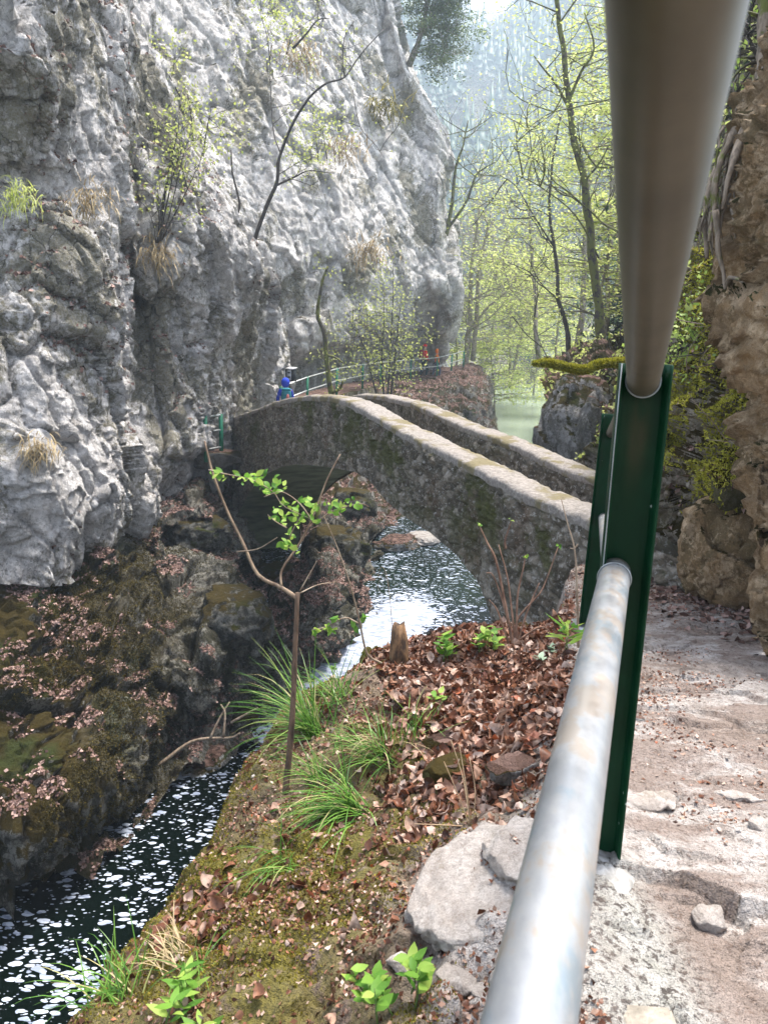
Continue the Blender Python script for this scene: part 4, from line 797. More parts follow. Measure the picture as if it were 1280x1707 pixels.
def woody(name, label, cat, stems, bark, seed, twigs=8, tl=.9, lvl=1, leaf=None, nleaf=6, lsz=.05, flat=.0, group=None, twr=.012, kids=(2, 4), spr=.25, bias=(0, 0, .3), jit=.25, minr=.004, crown='foliage', from_=.3, spread=.8):
    """stems: list of (polyline [(u,v,d)..], r0, r1)"""
    rng = np.random.default_rng(seed); base = P(*stems[0][0][0]); e = empty(name, base, label, cat, group)
    for i, (pl, r0, r1) in enumerate(stems):
        q = traced(pl); q = q + .5*r0*np.stack([fbm(q*1.5+seed, 2, k) for k in range(3)], 1); V, F = tube(q, np.linspace(r0, r1, len(q)), 8, jit=jit, seed=seed+i); build('trunk' if i == 0 else 'limb', V, F, bark, e)
    mb = MB(); tips = []; few = (sum(twigs) if not np.isscalar(twigs) else twigs*len(stems)) <= 30
    for i, (pl, r0, r1) in enumerate(stems):
        q = traced(pl); cnt = twigs if np.isscalar(twigs) else twigs[i]
        for k in range(cnt):
            j = int(rng.uniform(from_, 1)*(len(q)-1)); ax = q[min(j+1, len(q)-1)]-q[max(j-1, 0)]; ax /= np.linalg.norm(ax)+1e-9; dd = rng.normal(size=3); dd -= ax*(dd@ax)*.6; dd = dd/np.linalg.norm(dd)+np.array(bias)
            grow(mb, q[j], dd, tl*rng.uniform(.5, 1.2), twr*rng.uniform(.6, 1.3), lvl, rng, tips, kids=kids, minr=minr, spread=spread)
            if few and mb.n: mb.build('twig', bark, e); mb = MB()
    if mb.n: mb.build('twigs', bark, e)
    if leaf is not None and tips:
        T = np.array([t[0] for t in tips]); k = nleaf; C = np.repeat(T, k, 0) + rng.normal(size=(len(T)*k, 3))*np.array([spr, spr, spr*(.35 if flat else 1)])
        N = rng.normal(size=C.shape)*(.45 if flat else 1)+np.array([0, 0, 1.0 if flat else .3]); V, F, ti = leaves(C, N, lsz*rng.uniform(.6, 1.3, len(C)), rng, nu=2, nv=2, curl=.3, wid=.6); build(crown, V, F, leaf, e, None, {'tint': ti})
    return e
# ---- trees rooted in the left cliffs
woody('cliff_tree', 'dark leaning tree growing out of the left cliff with bare forked branches', 'tree', [
  ([(413,428,21),(430,385,20.8),(450,332,20.6),(462,300,20.5),(466,262,20.4),(488,208,20.2),(512,166,20.0),(545,138,20),(575,128,20.2),(600,92,20.4),(640,48,20.6)], .062, .012),
  ([(412,425,21),(395,372,20.7),(400,338,20.6),(388,290,20.5),(385,250,20.4)], .045, .018),
  ([(462,308,20.5),(490,295,20.2),(515,284,20),(552,288,19.8)], .03, .008), ([(469,258,20.4),(456,220,20.6),(452,165,20.7),(450,110,20.8),(452,70,20.9)], .02, .006),
  ([(488,80,22),(510,55,22),(530,32,22),(548,30,22)], .035, .01), ([(575,128,20.2),(571,100,20.1),(575,60,20),(590,35,20)], .02, .006), ([(588,150,20.2),(600,210,20),(625,240,20),(640,262,20)], .012, .005)],
  B_DARK, 5, twigs=(7, 1, 4, 6, 4, 4, 3), tl=.8, lvl=1, leaf=L_PALE, nleaf=2, lsz=.07, spr=.16, twr=.011, minr=.005)
woody('cliff_shrub', 'many stemmed shrub with thin upright stems on a ledge of the near cliff', 'shrub', [
  ([(268,405,16),(272,350,15.9),(285,270,15.8),(298,210,15.7)], .025, .008), ([(265,405,16),(278,340,15.8),(292,280,15.7),(308,235,15.6)], .02, .007), ([(262,405,16),(272,330,15.8),(290,250,15.6),(300,190,15.5)], .018, .006),
  ([(270,400,16),(300,340,15.8),(322,295,15.6),(325,285,15.5)], .016, .006), ([(268,405,16),(264,350,16),(262,290,16)], .014, .005), ([(266,405,16),(282,360,15.9),(305,260,15.6),(318,225,15.4)], .016, .005), ([(260,405,16),(255,372,15.8),(240,330,15.8)], .012, .005)],
  B_DARK, 6, twigs=5, tl=.7, leaf=L_PALE, nleaf=4, lsz=.075, spr=.16, twr=.008, from_=.5)
woody('cliff_shrub', 'sparse pale leaved shrub in the dark crack of the upper cliff', 'shrub', [([(322,235,19),(318,190,18.8),(312,150,18.6)], .02, .008), ([(338,262,19),(345,215,18.8),(352,180,18.6)], .02, .008), ([(300,160,18.8),(285,130,18.6),(262,95,18.5)], .02, .008)], B_DARK, 7, twigs=8, tl=.7, leaf=L_PALE, nleaf=6, lsz=.08, spr=.2, twr=.008, from_=.2)
woody('cliff_shrub', 'pale green shrub hanging under the upper cliff fork', 'shrub', [([(530,270,26),(528,240,25.8),(520,190,25.6)], .02, .008), ([(545,265,26),(540,230,25.8),(535,200,25.6)], .02, .006)], B_DARK, 8, twigs=9, tl=1.0, leaf=L_PALE, nleaf=8, lsz=.09, spr=.25, twr=.008, from_=.1)
woody('cliff_shrub', 'light green shrub on the cliff near the top of the picture', 'shrub', [([(450,100,27),(445,60,26.8),(430,10,26.6)], .02, .008), ([(478,90,27),(485,60,26.8),(492,30,26.8)], .02, .008)], B_DARK, 9, twigs=9, tl=1.1, leaf=L_PALE, nleaf=8, lsz=.10, spr=.3, twr=.008, from_=.1)
woody('mossy_tree', 'slender mossy tree trunk rising behind the bridge crown', 'tree', [
  ([(532,900,24),(530,830,24),(533,760,24),(548,690,24.2),(552,655,24.2),(546,605,24.1),(541,560,24),(530,520,23.8),(535,480,23.7),(548,442,23.6)], .13, .035), ([(545,592,24.1),(560,596,23.9),(572,605,23.7)], .045, .02), ([(552,655,24.2),(566,648,24),(571,636,23.8)], .06, .03)], B_MOSS, 11, twigs=(10, 1, 1), tl=.6, leaf=L_PALE, nleaf=4, lsz=.08, spr=.2, from_=.45, twr=.008)
woody('multistem_tree', 'bushy many stemmed young tree with pale leaves between bridge and far railing', 'tree', [
  ([(650,668,33.2),(655,620,33),(662,560,32.8),(668,500,32.6)], .06, .012), ([(640,668,33.2),(636,600,33),(640,540,32.8),(640,480,32.6)], .05, .01), ([(630,668,33.2),(615,610,33),(600,560,32.8),(585,545,32.6)], .04, .01), ([(645,668,33.2),(650,600,33.2),(655,500,33),(655,440,32.8)], .045, .01)],
  B_DARK, 12, twigs=16, tl=1.3, leaf=L_PALE, nleaf=7, lsz=.10, spr=.3, twr=.014, from_=.2)
woody('conifer', 'feathery dull green conifer leaning out from the top of the back cliff', 'conifer', [([(680,110,42),(700,60,41.6),(712,0,41.3),(716,-80,41)], .18, .06)]+[([(690+q*3, 90-q*34, 41.6),(720+q*2, 80-q*36, 41.2),(760+(q % 3)*6, 96-q*36, 41)], .05, .012) for q in range(6)],
  B_PALE, 13, twigs=(12,)+(14,)*6, tl=1.5, leaf=leafmat('yew_needles', [(0, (.08, .12, .05)), (1, (.2, .26, .11))], .3), nleaf=46, lsz=.12, spr=.26, flat=1, twr=.02, bias=(.2, 0, -.2), crown='needles')
woody('leaning_tree', 'bare mossy tree leaning from the right edge of the back cliff', 'tree', [([(744,392,42),(752,345,41.9),(760,280,41.7),(772,240,41.6),(780,200,41.4)], .12, .03), ([(748,378,42),(775,340,41.6),(790,300,41.4),(800,285,41.3),(828,268,41)], .09, .025)], B_MOSS, 14, twigs=12, tl=2.0, lvl=1, leaf=L_PALE, nleaf=1, lsz=.1, twr=.03, from_=.3)
# ---- trees on the right slope
woody('tall_tree', 'tallest dark mossy tree with crooked trunk, left of the grey tube', 'tree', [
  ([(1003,588,24),(1001,555,24),(997,500,23.9),(985,420,23.8),(980,340,23.6),(972,285,23.5),(955,225,23.4),(945,150,23.2),(936,70,23),(930,0,22.8),(925,-120,22.6)], .165, .06),
  ([(950,160,23.2),(968,120,23),(990,80,22.6),(975,20,22.4)], .05, .02), ([(948,180,23.2),(925,140,23),(890,92,22.8)], .05, .02), ([(1040,160,21),(960,178,22),(912,190,22.6),(870,225,23),(845,270,23.4)], .022, .008), ([(1035,388,22),(1005,372,22.6),(985,352,23),(940,320,23.4),(895,300,24)], .04, .012), ([(998,430,23.8),(960,360,23.4),(900,310,23),(862,292,22.6)], .03, .01), ([(975,300,23.5),(1000,270,23.2),(1015,240,23)], .04, .015)],
  B_MOSS, 21, twigs=(16, 4, 4, 5, 5, 5, 4), tl=2.2, lvl=1, leaf=L_PALE, nleaf=14, lsz=.085, spr=.5, flat=1, twr=.022, from_=.4, spread=.6)
woody('slim_tree', 'slim dark tree with wavy trunk growing left of the tallest tree', 'tree', [
  ([(948,602,27),(946,570,27),(944,545,27),(932,500,26.9),(928,440,26.8),(920,390,26.7),(915,330,26.6),(922,270,26.5),(935,190,26.4)], .10, .03), ([(932,500,26.9),(900,470,26.5),(880,430,26.2)], .03, .01), ([(925,415,26.8),(890,360,26.4),(860,310,26),(830,290,25.8)], .03, .01), ([(915,600,26),(900,570,26),(885,520,26)], .02, .008)],
  B_DARK, 22, twigs=(12, 4, 5, 3), tl=2.0, lvl=1, leaf=L_PALE, nleaf=14, lsz=.085, spr=.5, flat=1, twr=.02, from_=.4, spread=.6)
for k, (st, lab) in enumerate([([([(775,640,56),(778,580,56),(784,520,55.8),(786,440,55.6),(800,340,55)], .26, .07), ([(788,600,56),(795,520,55.8),(800,440,55.6),(820,350,55)], .2, .06), ([(788,545,55.8),(815,510,55.4),(850,480,55),(875,435,54.6)], .13, .03)], 'pair of pale bare trunks at the end of the far railing'),
     ([([(850,640,64),(862,590,64),(872,540,64),(876,470,64),(880,400,63)], .13, .04), ([(866,570,64),(880,520,63.5),(905,450,63)], .08, .03)], 'leafy young tree on the lake shore below the slim tree')]):
    woody('shore_tree', lab, 'tree', st, B_PALE, 30+k, twigs=20, tl=3.6, lvl=2, leaf=L_PALE, nleaf=4, lsz=.24, spr=.8, flat=1, twr=.05, from_=.25, kids=(2, 4), minr=.012)
# spring beeches filling the valley: crown drawn in layers of sprays
def beech(u, v0, v1, d, wid, n, seed, label, leaf=L_PALE, lsz=.2, dens=70, bark=B_PALE):
    rng = np.random.default_rng(seed); a = P(u, v0, d); b = P(u+rng.uniform(-25, 25), v1, d); e = empty('beech', a, label, 'tree', 'pale green beeches in the valley')
    q = wander(a, b, 9, .03, rng); V, F = tube(q, np.linspace(.011*np.linalg.norm(b-a), .03, 9), 7); build('trunk', V, F, bark, e); mb = MB(); C = []; N = []
    for k in range(n):
        t = rng.uniform(.15, 1)**.8; p = a+(b-a)*t; i = min(7, int(t*8)); p = q[i]+(q[i+1]-q[i])*(t*8-i); an = rng.uniform(0, 2*math.pi); L = wid*(1.05-.6*t)*rng.uniform(.5, 1.1); s = p+np.array([math.cos(an)*L, math.sin(an)*L, L*rng.uniform(-.1, .35)])
        w_ = wander(p, s, 5, .08, rng); V, F = tube(w_, np.linspace(.035, .01, 5), 4, caps=False); mb.add(V, F)
        m = int(dens*rng.uniform(.5, 1.3)); tt = rng.uniform(.25, 1.1, m)[:, None]; c = p+(s-p)*tt+rng.normal(size=(m, 3))*np.array([.5, .5, .10])*L*.42; c[:, 2] -= .12*L*((c-p)[:, :2]**2).sum(1)/(L*L+.01); C.append(c); N.append(rng.normal(size=(m, 3))*.4+[0, 0, 1])
    mb.build('branches', bark, e); C = np.concatenate(C); V, F, ti = leaves(C, np.concatenate(N), lsz*rng.uniform(.6, 1.3, len(C)), rng, nu=2, nv=2, wid=.7); build('foliage', V, F, leaf, e, None, {'tint': ti})
BE = [(1010,560,130,30,4.2,60,'beech crown right behind the tallest tree'),(960,590,60,38,4.5,60,'beech reaching highest beside the tallest tree'),(900,600,200,48,5,52,'beech with layered sprays left of the slim tree'),
      (1000,600,330,27,2.8,40,'low beech at the foot of the tallest tree'),(850,650,430,62,5,46,'beech leaning over the far water'),(800,650,430,66,5,40,'pale young beech behind the far railing end'),
      (925,640,400,56,5.5,50,'beech standing behind the slim tree'),(830,700,560,58,4.2,44,'low bush beside the far water'),(890,660,520,74,5,46,'bushy beech across the far water'),(1030,480,-60,34,5,70,'beech behind the grey tube at the top'),(960,680,540,72,5,36,'small beech on the far shore nearest the boulder'),(760,640,470,58,3.2,30,'small fresh green tree right beside the back cliff')]
for k, (u, v0, v1, d, wd, n, lab) in enumerate(BE): beech(u, v0, v1, d, wd, n, 200+k, lab, lsz=.08+.0018*d, dens=75)
for k, (u, v0, v1, d, lab) in enumerate([(800,640,250,95,'bare pinkish tree in the haze beside the back cliff'),(845,640,300,105,'bare pinkish tree in the haze, mid valley'),(880,650,420,90,'bare greyish tree above the far shore'),(820,640,380,85,'shorter bare tree in front of the pinkish ones')]):
    woody('bare_tree', lab, 'tree', [([(u,v0,d),(u+8,(v0+v1)/2+60,d),(u-4,(v0+v1)/2-20,d),(u+6,v1,d)], .3, .06)], B_PALE, 50+k, twigs=26, tl=6.5, lvl=2, leaf=None, twr=.09, from_=.2, kids=(3, 5), minr=.035, bias=(0, 0, .6))
# dark evergreens on the right behind the tube
def conifer(u, v0, v1, d, wid, seed, label, n=40, dens=110, leaf=L_EVER, lsz=.28):
    rng = np.random.default_rng(seed); a = P(u, v0, d); b = a+np.array([0, 0, np.linalg.norm(P(u, v1, d)-a)]); e = empty('spruce', a, label, 'conifer', 'dark spruces behind the near trees')
    V, F = tube(np.array([a, (a+b)/2, b]), [.2, .12, .03], 7); build('trunk', V, F, B_DARK, e); C = []; N = []
    for k in range(n):
        t = (k+rng.random())/n; an = k*2.4; L = wid*(1-t)**.8*rng.uniform(.7, 1.1)+.2; p = a+(b-a)*(.08+.92*t); s = np.array([math.cos(an), math.sin(an), -.25]); m = int(dens*(L/wid)+12); tt = rng.uniform(.1, 1, m)[:, None]
        C.append(p+s*L*tt+rng.normal(size=(m, 3))*np.array([.22, .22, .08])*L*.6); N.append(rng.normal(size=(m, 3))*.5+[0, 0, 1])
    C = np.concatenate(C); V, F, ti = leaves(C, np.concatenate(N), lsz*rng.uniform(.6, 1.3, len(C)), rng, nu=2, nv=2, wid=.4); build('needles', V, F, leaf, e, None, {'tint': ti})
for k, (u, v0, v1, d, wd, lab) in enumerate([(1035,560,180,40,3.2,'dark spruce just left of the grey tube'),(1060,520,-150,46,4,'tall spruce partly hidden by the grey tube'),(1240,260,-300,16,2.2,'dark evergreen at the top right corner'),(1180,420,-200,24,3,'dark evergreen right of the grey tube'),(1020,640,470,36,2,'small spruce low beside the tallest tree')]): conifer(u, v0, v1, d, wd, 70+k, lab, lsz=.16+.003*d, n=46)
# forest on the far valley side: a far-off wood read as one mass
def far_forest():
    rng = np.random.default_rng(8); Pt, Nn = scatter(VH, FH, 2400, rng, lambda c, n: np.clip((c@FW-110)/60, 0, 1)*(1+0*c[:, 0])); mb = []; Fs = []; T = []; off = 0
    pine = fbm(Pt/38, 3, 4) > .0; lv = 6
    for k in range(len(Pt)):
        if not pine[k]: continue
        h = rng.uniform(9, 21); r = h*rng.uniform(.17, .30); s = 7; V = []
        for q in range(lv):
            z0 = h*(.08+.92*q/lv); rr = r*(1-q/lv)+.1; an = np.arange(s)*2*math.pi/s+rng.random()*6
            V.append(np.stack([np.cos(an)*rr*rng.uniform(.7, 1.25, s), np.sin(an)*rr*rng.uniform(.7, 1.25, s), z0-rr*.35*rng.uniform(.4, 1.4, s)], 1)); V.append(np.array([[0, 0, z0+h*.28]]))
        V = np.concatenate(V)+Pt[k]; i = np.arange(s); F = np.concatenate([np.stack([q*(s+1)+i, q*(s+1)+(i+1) % s, np.full(s, q*(s+1)+s)], 1) for q in range(lv)]); mb.append(V); Fs.append(F+off); off += len(V); T.append(np.full(len(V), rng.random()*.6))
    props(build('distant_conifers', np.concatenate(mb), np.concatenate(Fs), L_FAR, None, None, {'tint': np.concatenate(T)}, smooth=False), 'distant blue conifer forest fading into the haze', 'forest', None, 'stuff')
    Q = Pt[~pine]; m = 110; C = np.repeat(Q, m, 0); hh = np.repeat(rng.uniform(8, 14, len(Q)), m); sp = rng.normal(size=C.shape); sp /= np.linalg.norm(sp, axis=1)[:, None]; sp *= rng.random((len(C), 1))**.4; C = C+sp*np.stack([hh*.42, hh*.42, hh*.5], 1)+np.stack([0*hh, 0*hh, hh*.55], 1)
    V, F, ti = leaves(C, rng.normal(size=C.shape), rng.uniform(.3, .8, len(C)), rng, nu=1, nv=1, wid=.5); props(build('distant_bare_wood', V, F, leafmat('bare_pinkish_crowns', [(0, (.10, .07, .065)), (.5, (.16, .12, .115)), (1, (.15, .18, .08))], .2), None, None, {'tint': ti}), 'distant pinkish bare woodland between the conifers', 'forest', None, 'stuff')
far_forest()
rng = np.random.default_rng(77)
sh, _n = scatter(VH, FH, 26000, rng, lambda c, n: np.clip((112-c@FW)/20, 0, 1)*(c@FW > 55)); sh = sh+np.abs(rng.normal(size=sh.shape))*[1.2, 1.2, 1.3]; V, F, ti = leaves(sh, rng.normal(size=sh.shape)+[0, 0, .5], rng.uniform(.2, .45, len(sh)), rng, nu=2, nv=1, wid=.6)
props(build('shore_undergrowth', V, F, L_PALE, None, None, {'tint': ti}), 'pale green undergrowth along the far shore', 'undergrowth', None, 'stuff')
# ================================================================ BOULDERS, LITTER, FOREGROUND
def boulder(name, label, c, size, seed, mat, rot=0, k=5, cat='boulder', **kw):
    V, F = rockV((0, 0, 0), size, seed, k, rot, **kw); return props(build(name, V+np.array(c), F, mat, None, tuple(c)), label, cat)
boulder('boulder', 'tall grey boulder with mossy left side standing behind the far parapet', P(968,712,13.2)+[0, .3, -.25], (1.25, 1.5, 2.3), 3, M_BOULD, .3, 6, flat=.05, rough=.85)
boulder('boulder', 'rounded rock with dark undercut at the foot of the overhang, beside the path', P(1238,945,4.5)+[0, .2, 0], (.5, .7, .72), 8, M_OVER, .5, 6, flat=0)
RB = [(345,1262,(1.15,.8,.6),'grey green boulder standing in the near water behind the driftwood',11),(392,1020,(1.5,1.4,1.4),'large dark boulder on the left bank below the leaf filled gully',12),(330,880,(1.5,1.3,.9),'dark ledge rock under the leaf covered ledge',13),
      (430,1180,(1.4,.9,.7),'wet grey rock at the water below the dark boulder',15),(560,905,(1.7,1.6,1.4),'rock with leaf litter seen under the arch',16),(590,835,(1.6,1.4,1.3),'dark rock higher under the arch',17),
      (660,905,(1.6,1.2,.7),'pale boulder at the far end of the pool',19),(705,896,(1.3,1,.45),'flat pale stones at the head of the pool',20),(460,960,(1.3,1.2,.9),'mossy rock at the foot of the arch',21),(815,1075,(.8,.6,.5),'pale rock at the foot of the bridge abutment',23)]
for u, v, s, lab, sd_ in RB:
    dd = W(u, v+8) if sd_ in (11, 15, 19, 20) else None
    if dd is None:
        Q = VL if u < 500 else np.concatenate([VL, VT]); pp = Q@FW; uu = CU+FPX*(Q@RT)/pp; vv = CV-FPX*(Q@UP)/pp; j = np.argsort((uu-u)**2+(vv-v)**2)[:40]; dd = float(pp[j].min())
    if sd_ == 23: dd = 8.5
    boulder('boulder', lab, P(u, v, dd+.1)-np.array([0, 0, .12*s[2]]), s, sd_, M_RIVB if sd_ in (20,) else (M_BOULD if sd_ in (11, 19, 23) else M_BANKR), sd_*.7)
# ---- fallen leaves
rng = np.random.default_rng(15)
def litter(name, label, V0, F0, n, sz, mask, mat, seed, tiltn=.4, **kw):
    r = np.random.default_rng(seed); C, N = scatter(V0, F0, n, r, mask); N = N*np.sign(N[:, 2:3]+1e-6); C = C+N*.35*np.reshape(sz*np.ones(len(C)), (-1, 1))*r.random((len(C), 1))
    V, F, ti = leaves(C, N+tiltn*r.normal(size=N.shape), sz*r.uniform(.6, 1.3, n), r, **kw); return props(build(name, V, F, mat, None, None, {'tint': ti}), label, 'leaf litter', None, 'stuff')
def upm(lo, sc, sd_, th=.0): return lambda c, n: np.clip((n[:, 2]*np.sign(n[:, 2])-lo)*5, 0, 1)*np.clip((fbm(c*sc, 3, sd_)-th)*6, 0, 1)+1e-9
def vis(f): return lambda c, n: f(c, n)*((CU+FPX*(c@RT)/(c@FW)) > -40)*((CU+FPX*(c@RT)/(c@FW)) < 1320)+1e-12
litter('leaf_litter', 'brown beech leaves drifted on the dark left bank', VL, FL, 105000, .052, vis(upm(.58, 1.5, 5, -.02)), L_FARDEAD, 3, nu=2, nv=2, curl=.5, wid=.75)
litter('leaf_litter', 'old leaves caught on the ledges of the near cliff', VA, FA, 12000, .08, vis(lambda c, n: np.clip((np.abs(n[:, 2])-.55)*5, 0, 1)*np.clip((fbm(c*.6, 3, 8)-.05)*5, 0, 1)), L_FARDEAD, 14, nu=2, nv=2, curl=.5, wid=.75)
litter('leaf_litter', 'brown leaves on the rock ledge beyond the bridge', VT, FT, 26000, .09, vis(upm(.5, .5, 6, -.2)), L_FARDEAD, 4, nu=2, nv=2, curl=.5, wid=.75)
def bankmask(c, n):
    X, Y = c[:, 0], c[:, 1]; a = np.clip((rail_x(Y)-.06-X)*9, 0, 1)*(edge_sd(X, Y) < .02)
    dens = np.clip(np.clip((X+.02-.12*(3-Y))/.30, -.55, 1)*np.clip((Y-1.85)/.35, 0, 1)+.9*fbm(c*4, 3, 5)*np.clip((Y-1.2)*1.2, .3, 1)+.10, .03, 1)**1.4*np.clip((Y-1.55)/.6, .06, 1); return a*dens+1e-9
litter('leaf_litter', 'curled russet beech leaves lying thick on the near bank', VG, FG, 8000, .048, bankmask, L_DEAD, 5, nu=5, nv=4, curl=.8, wid=.62, tiltn=.5, crump=.022)
litter('leaf_litter', 'torn brown leaf scraps under the fresh leaves of the near bank', VG, FG, 9000, .028, lambda c, n: bankmask(c, n)**.6, L_DEAD, 6, tiltn=.6, crump=.03, nu=3, nv=2, curl=.6, wid=.7)
def pathmask(c, n):
    X, Y = c[:, 0], c[:, 1]; f = fbm(c*2.4, 4, 12); f2 = fbm(c*np.array([2, 6, 1]), 3, 13); a = (X > rail_x(Y)-.05)*(edge_sd(X, Y) < 0)*(X < .56*Y+.5)*(Y < 6.5)
    return a*(np.clip((f+f2)*2.2-.28, 0, 1)+np.clip((Y-3.7)*.8, 0, .8)+np.clip((X-1.45-.1*Y)*2, 0, .8))+1e-9
litter('leaf_crumbs', 'crumbs of leaf and bark on the soil of the near bank', VG, FG, 26000, .014, lambda c, n: (c[:, 0] < rail_x(c[:, 1])-.04)*(edge_sd(c[:, 0], c[:, 1]) < .08)*(c[:, 1] > .8)*(.25+np.clip(fbm(c*5, 3, 55)*4, 0, 1))+1e-9, L_DEAD, 66, nu=2, nv=1, curl=.6, wid=.6, tiltn=.6)
litter('leaf_crumbs', 'brown leaf crumbs caught in the hollows of the path', VG, FG, 34000, .013, pathmask, L_DEAD, 7, nu=2, nv=1, curl=.5, wid=.7)
litter('leaf_litter', 'brown leaves gathered under the overhang along the path', VG, FG, 1800, .05, lambda c, n: (c[:, 1] > 3.2)*(edge_sd(c[:, 0], c[:, 1]) < 0)*(c[:, 0] < .56*c[:, 1]+.4)*(c[:, 1] < 6.5)*np.clip((c[:, 0]-1.35-.10*(6-c[:, 1]))*3, 0, 1)+1e-9, L_FARDEAD, 8, nu=3, nv=2, curl=.6, wid=.6)
litter('leaf_litter', 'dead leaves and debris caught on the mossy bank', VM, FM, 5000, .05, upm(.25, 2.0, 9, -.1), L_FARDEAD, 9, nu=2, nv=2, curl=.6, wid=.5)
for k_, (u, v, dd_, s_) in enumerate([(1, 1, 1, 1)][:0]): pass
# ---- moss as masses of tiny fronds
def mossy(name, label, V0, F0, n, sz, mask, mat, seed, lift=.6):
    r = np.random.default_rng(seed); C, N = scatter(V0, F0, n, r, mask); D = N+.7*r.normal(size=N.shape)+np.array([0, 0, .3])
    X = np.cross(D, r.normal(size=D.shape)); X /= np.linalg.norm(X, axis=1)[:, None]; D /= np.linalg.norm(D, axis=1)[:, None]; s = (sz*r.uniform(.5, 1.3, n))[:, None]
    V = np.stack([C-X*s*.3, C+X*s*.3, C+D*s*lift*2], 1).reshape(-1, 3); return props(build(name, V, np.arange(3*n).reshape(-1, 3), mat, None, None, {'tint': np.repeat(r.random(n)*.6+.4*r.random(n), 3)}), label, 'moss', None, 'stuff')
mossy('moss', 'golden moss cushions on the near bank', VG, FG, 330000, .0068, lambda c, n: (c[:, 2] > -2.4)*np.clip((rail_x(c[:, 1])-.15-c[:, 0])*4, 0, 1)*np.clip((fbm(c*4.2, 4, 14)+.10-np.clip((c[:, 1]-1.9)*.25, 0, .5))*7, 0, 1)*np.clip(1-1.2*np.exp(-(((c[:, 0]-.28)/.2)**2+((c[:, 1]-1.55)/.4)**2)), 0, 1)+np.clip(edge_sd(c[:, 0], c[:, 1])*8+1.2, 0, 1)*(c[:, 2] > -2.6)*np.clip(fbm(c*3, 3, 15)*5+.4, 0, 1)*(c[:, 0] < .9)*.8+1e-10, L_MOSS, 16)
mossy('moss', 'yellow green moss draping the rock bank right of the path', VM, FM, 420000, .020, lambda c, n: np.clip((c[:, 2]+1.15)*3, 0, 1)*np.clip((fbm(np.stack([(c[:, 0]-.45*c[:, 2])*6.5, c[:, 1]*3, c[:, 2]*.8], 1), 4, 18)+.16)*8, 0, 1)+1e-10, L_MOSSG, 17)
mossy('moss', 'olive moss on the ridges of the left bank', VL, FL, 230000, .026, vis(lambda c, n: np.clip((fbm(c*.9, 4, 19)+.12)*6, 0, 1)*np.clip((360-pxu(c))/200, .06, 1)*(n[:, 2]*np.sign(n[:, 2]) > .2)), L_MOSSD, 18)
# ---- mossy fallen branch
e = empty('mossy_branch', P(1040,607,6.2), 'thick branch coated in green moss reaching left from the post top', 'branch')
pl = traced([(1100,600,6.3),(1040,604,6.2),(1000,606,6.1),(975,616,6.05),(945,612,6.0),(915,605,5.95),(887,606,5.9)]); V, F = tube(pl, np.interp(np.arange(len(pl)), [0, len(pl)-4, len(pl)-1], [.032, .026, .012]), 12, jit=.3); mb_ = build('wood', V, F, B_MOSS, e)
r = np.random.default_rng(3); C, N = scatter(V, F[0], 26000, r); c0 = V.mean(0); N = C-pl[np.argmin(((C[:, None]-pl[None])**2).sum(2), 1)]; N /= np.linalg.norm(N, axis=1)[:, None]; D = N+.5*r.normal(size=N.shape)+[0, 0, .1]; D /= np.linalg.norm(D, axis=1)[:, None]; Xx = np.cross(D, r.normal(size=D.shape)); Xx /= np.linalg.norm(Xx, axis=1)[:, None]; s = r.uniform(.4, 1.2, (len(C), 1))*.018
build('moss_coat', np.stack([C-Xx*s*.25, C+Xx*s*.25, C+D*s], 1).reshape(-1, 3), np.arange(3*len(C)).reshape(-1, 3), L_MOSSG, e, None, {'tint': np.repeat(r.random(len(C))*.7, 3)})
# ---- rotten stump
def ground_at(u, v):
    r_ = ray(u, v); t = np.arange(.6, 9, .01); q = r_[None]*t[:, None]; g = ground_z(q[:, 0], q[:, 1]); k = np.argmax(q[:, 2] < g); return q[k] if (q[:, 2] < g).any() else q[-1]
g = ground_at(667, 1106); d = g@FW; tp = P(664, 1046, d); pl = np.array([g-[0, 0, .12], g+(tp-g)*.3, g+(tp-g)*.65, tp]); V, F = tube(pl, [.052, .044, .038, .030], 22, jit=.35, seed=4); V[-22:] += np.stack([0*np.arange(22.)]*2+[.045*np.random.default_rng(2).random(22)-.01], 1)
e = empty('tree_stump', g, 'rotten brown stump standing on the edge of the near bank', 'stump'); build('wood', V, F, B_ROT, e)
# ---- saplings and twigs
def sprig(mb, tips, p, d, rng, n=5, L=.12):
    for k in range(n):
        q = p+rng.normal(size=3)*L*.2; dd = d+rng.normal(size=3)*.5; dd /= np.linalg.norm(dd); b = q+dd*L*rng.uniform(.6, 1.2); V, F = tube(wander(q, b, 4, .08, rng), [.0018, .0015, .0012, .0008], 5); mb.add(V, F); [tips.append(q+(b-q)*t) for t in np.linspace(.35, 1, 4)]
rng = np.random.default_rng(31)
g = ground_at(474, 1325); dS = float(g@FW); e = empty('sapling', g, 'slim foreground sapling with a long left branch and fresh green leaves', 'sapling')
stem = [(474,1345,dS),(482,1260,dS),(488,1180,dS-.02),(492,1080,dS-.03),(496,988,dS-.05)]
V, F = tube(traced(stem), np.linspace(.0125, .0085, 17), 10, jit=.25); build('trunk', V, F, barkmat('sapling_bark', (.03, .018, .011), (.13, .08, .05)), e)
B_BR = barkmat('sapling_branch_bark', (.09, .055, .035), (.24, .17, .11))
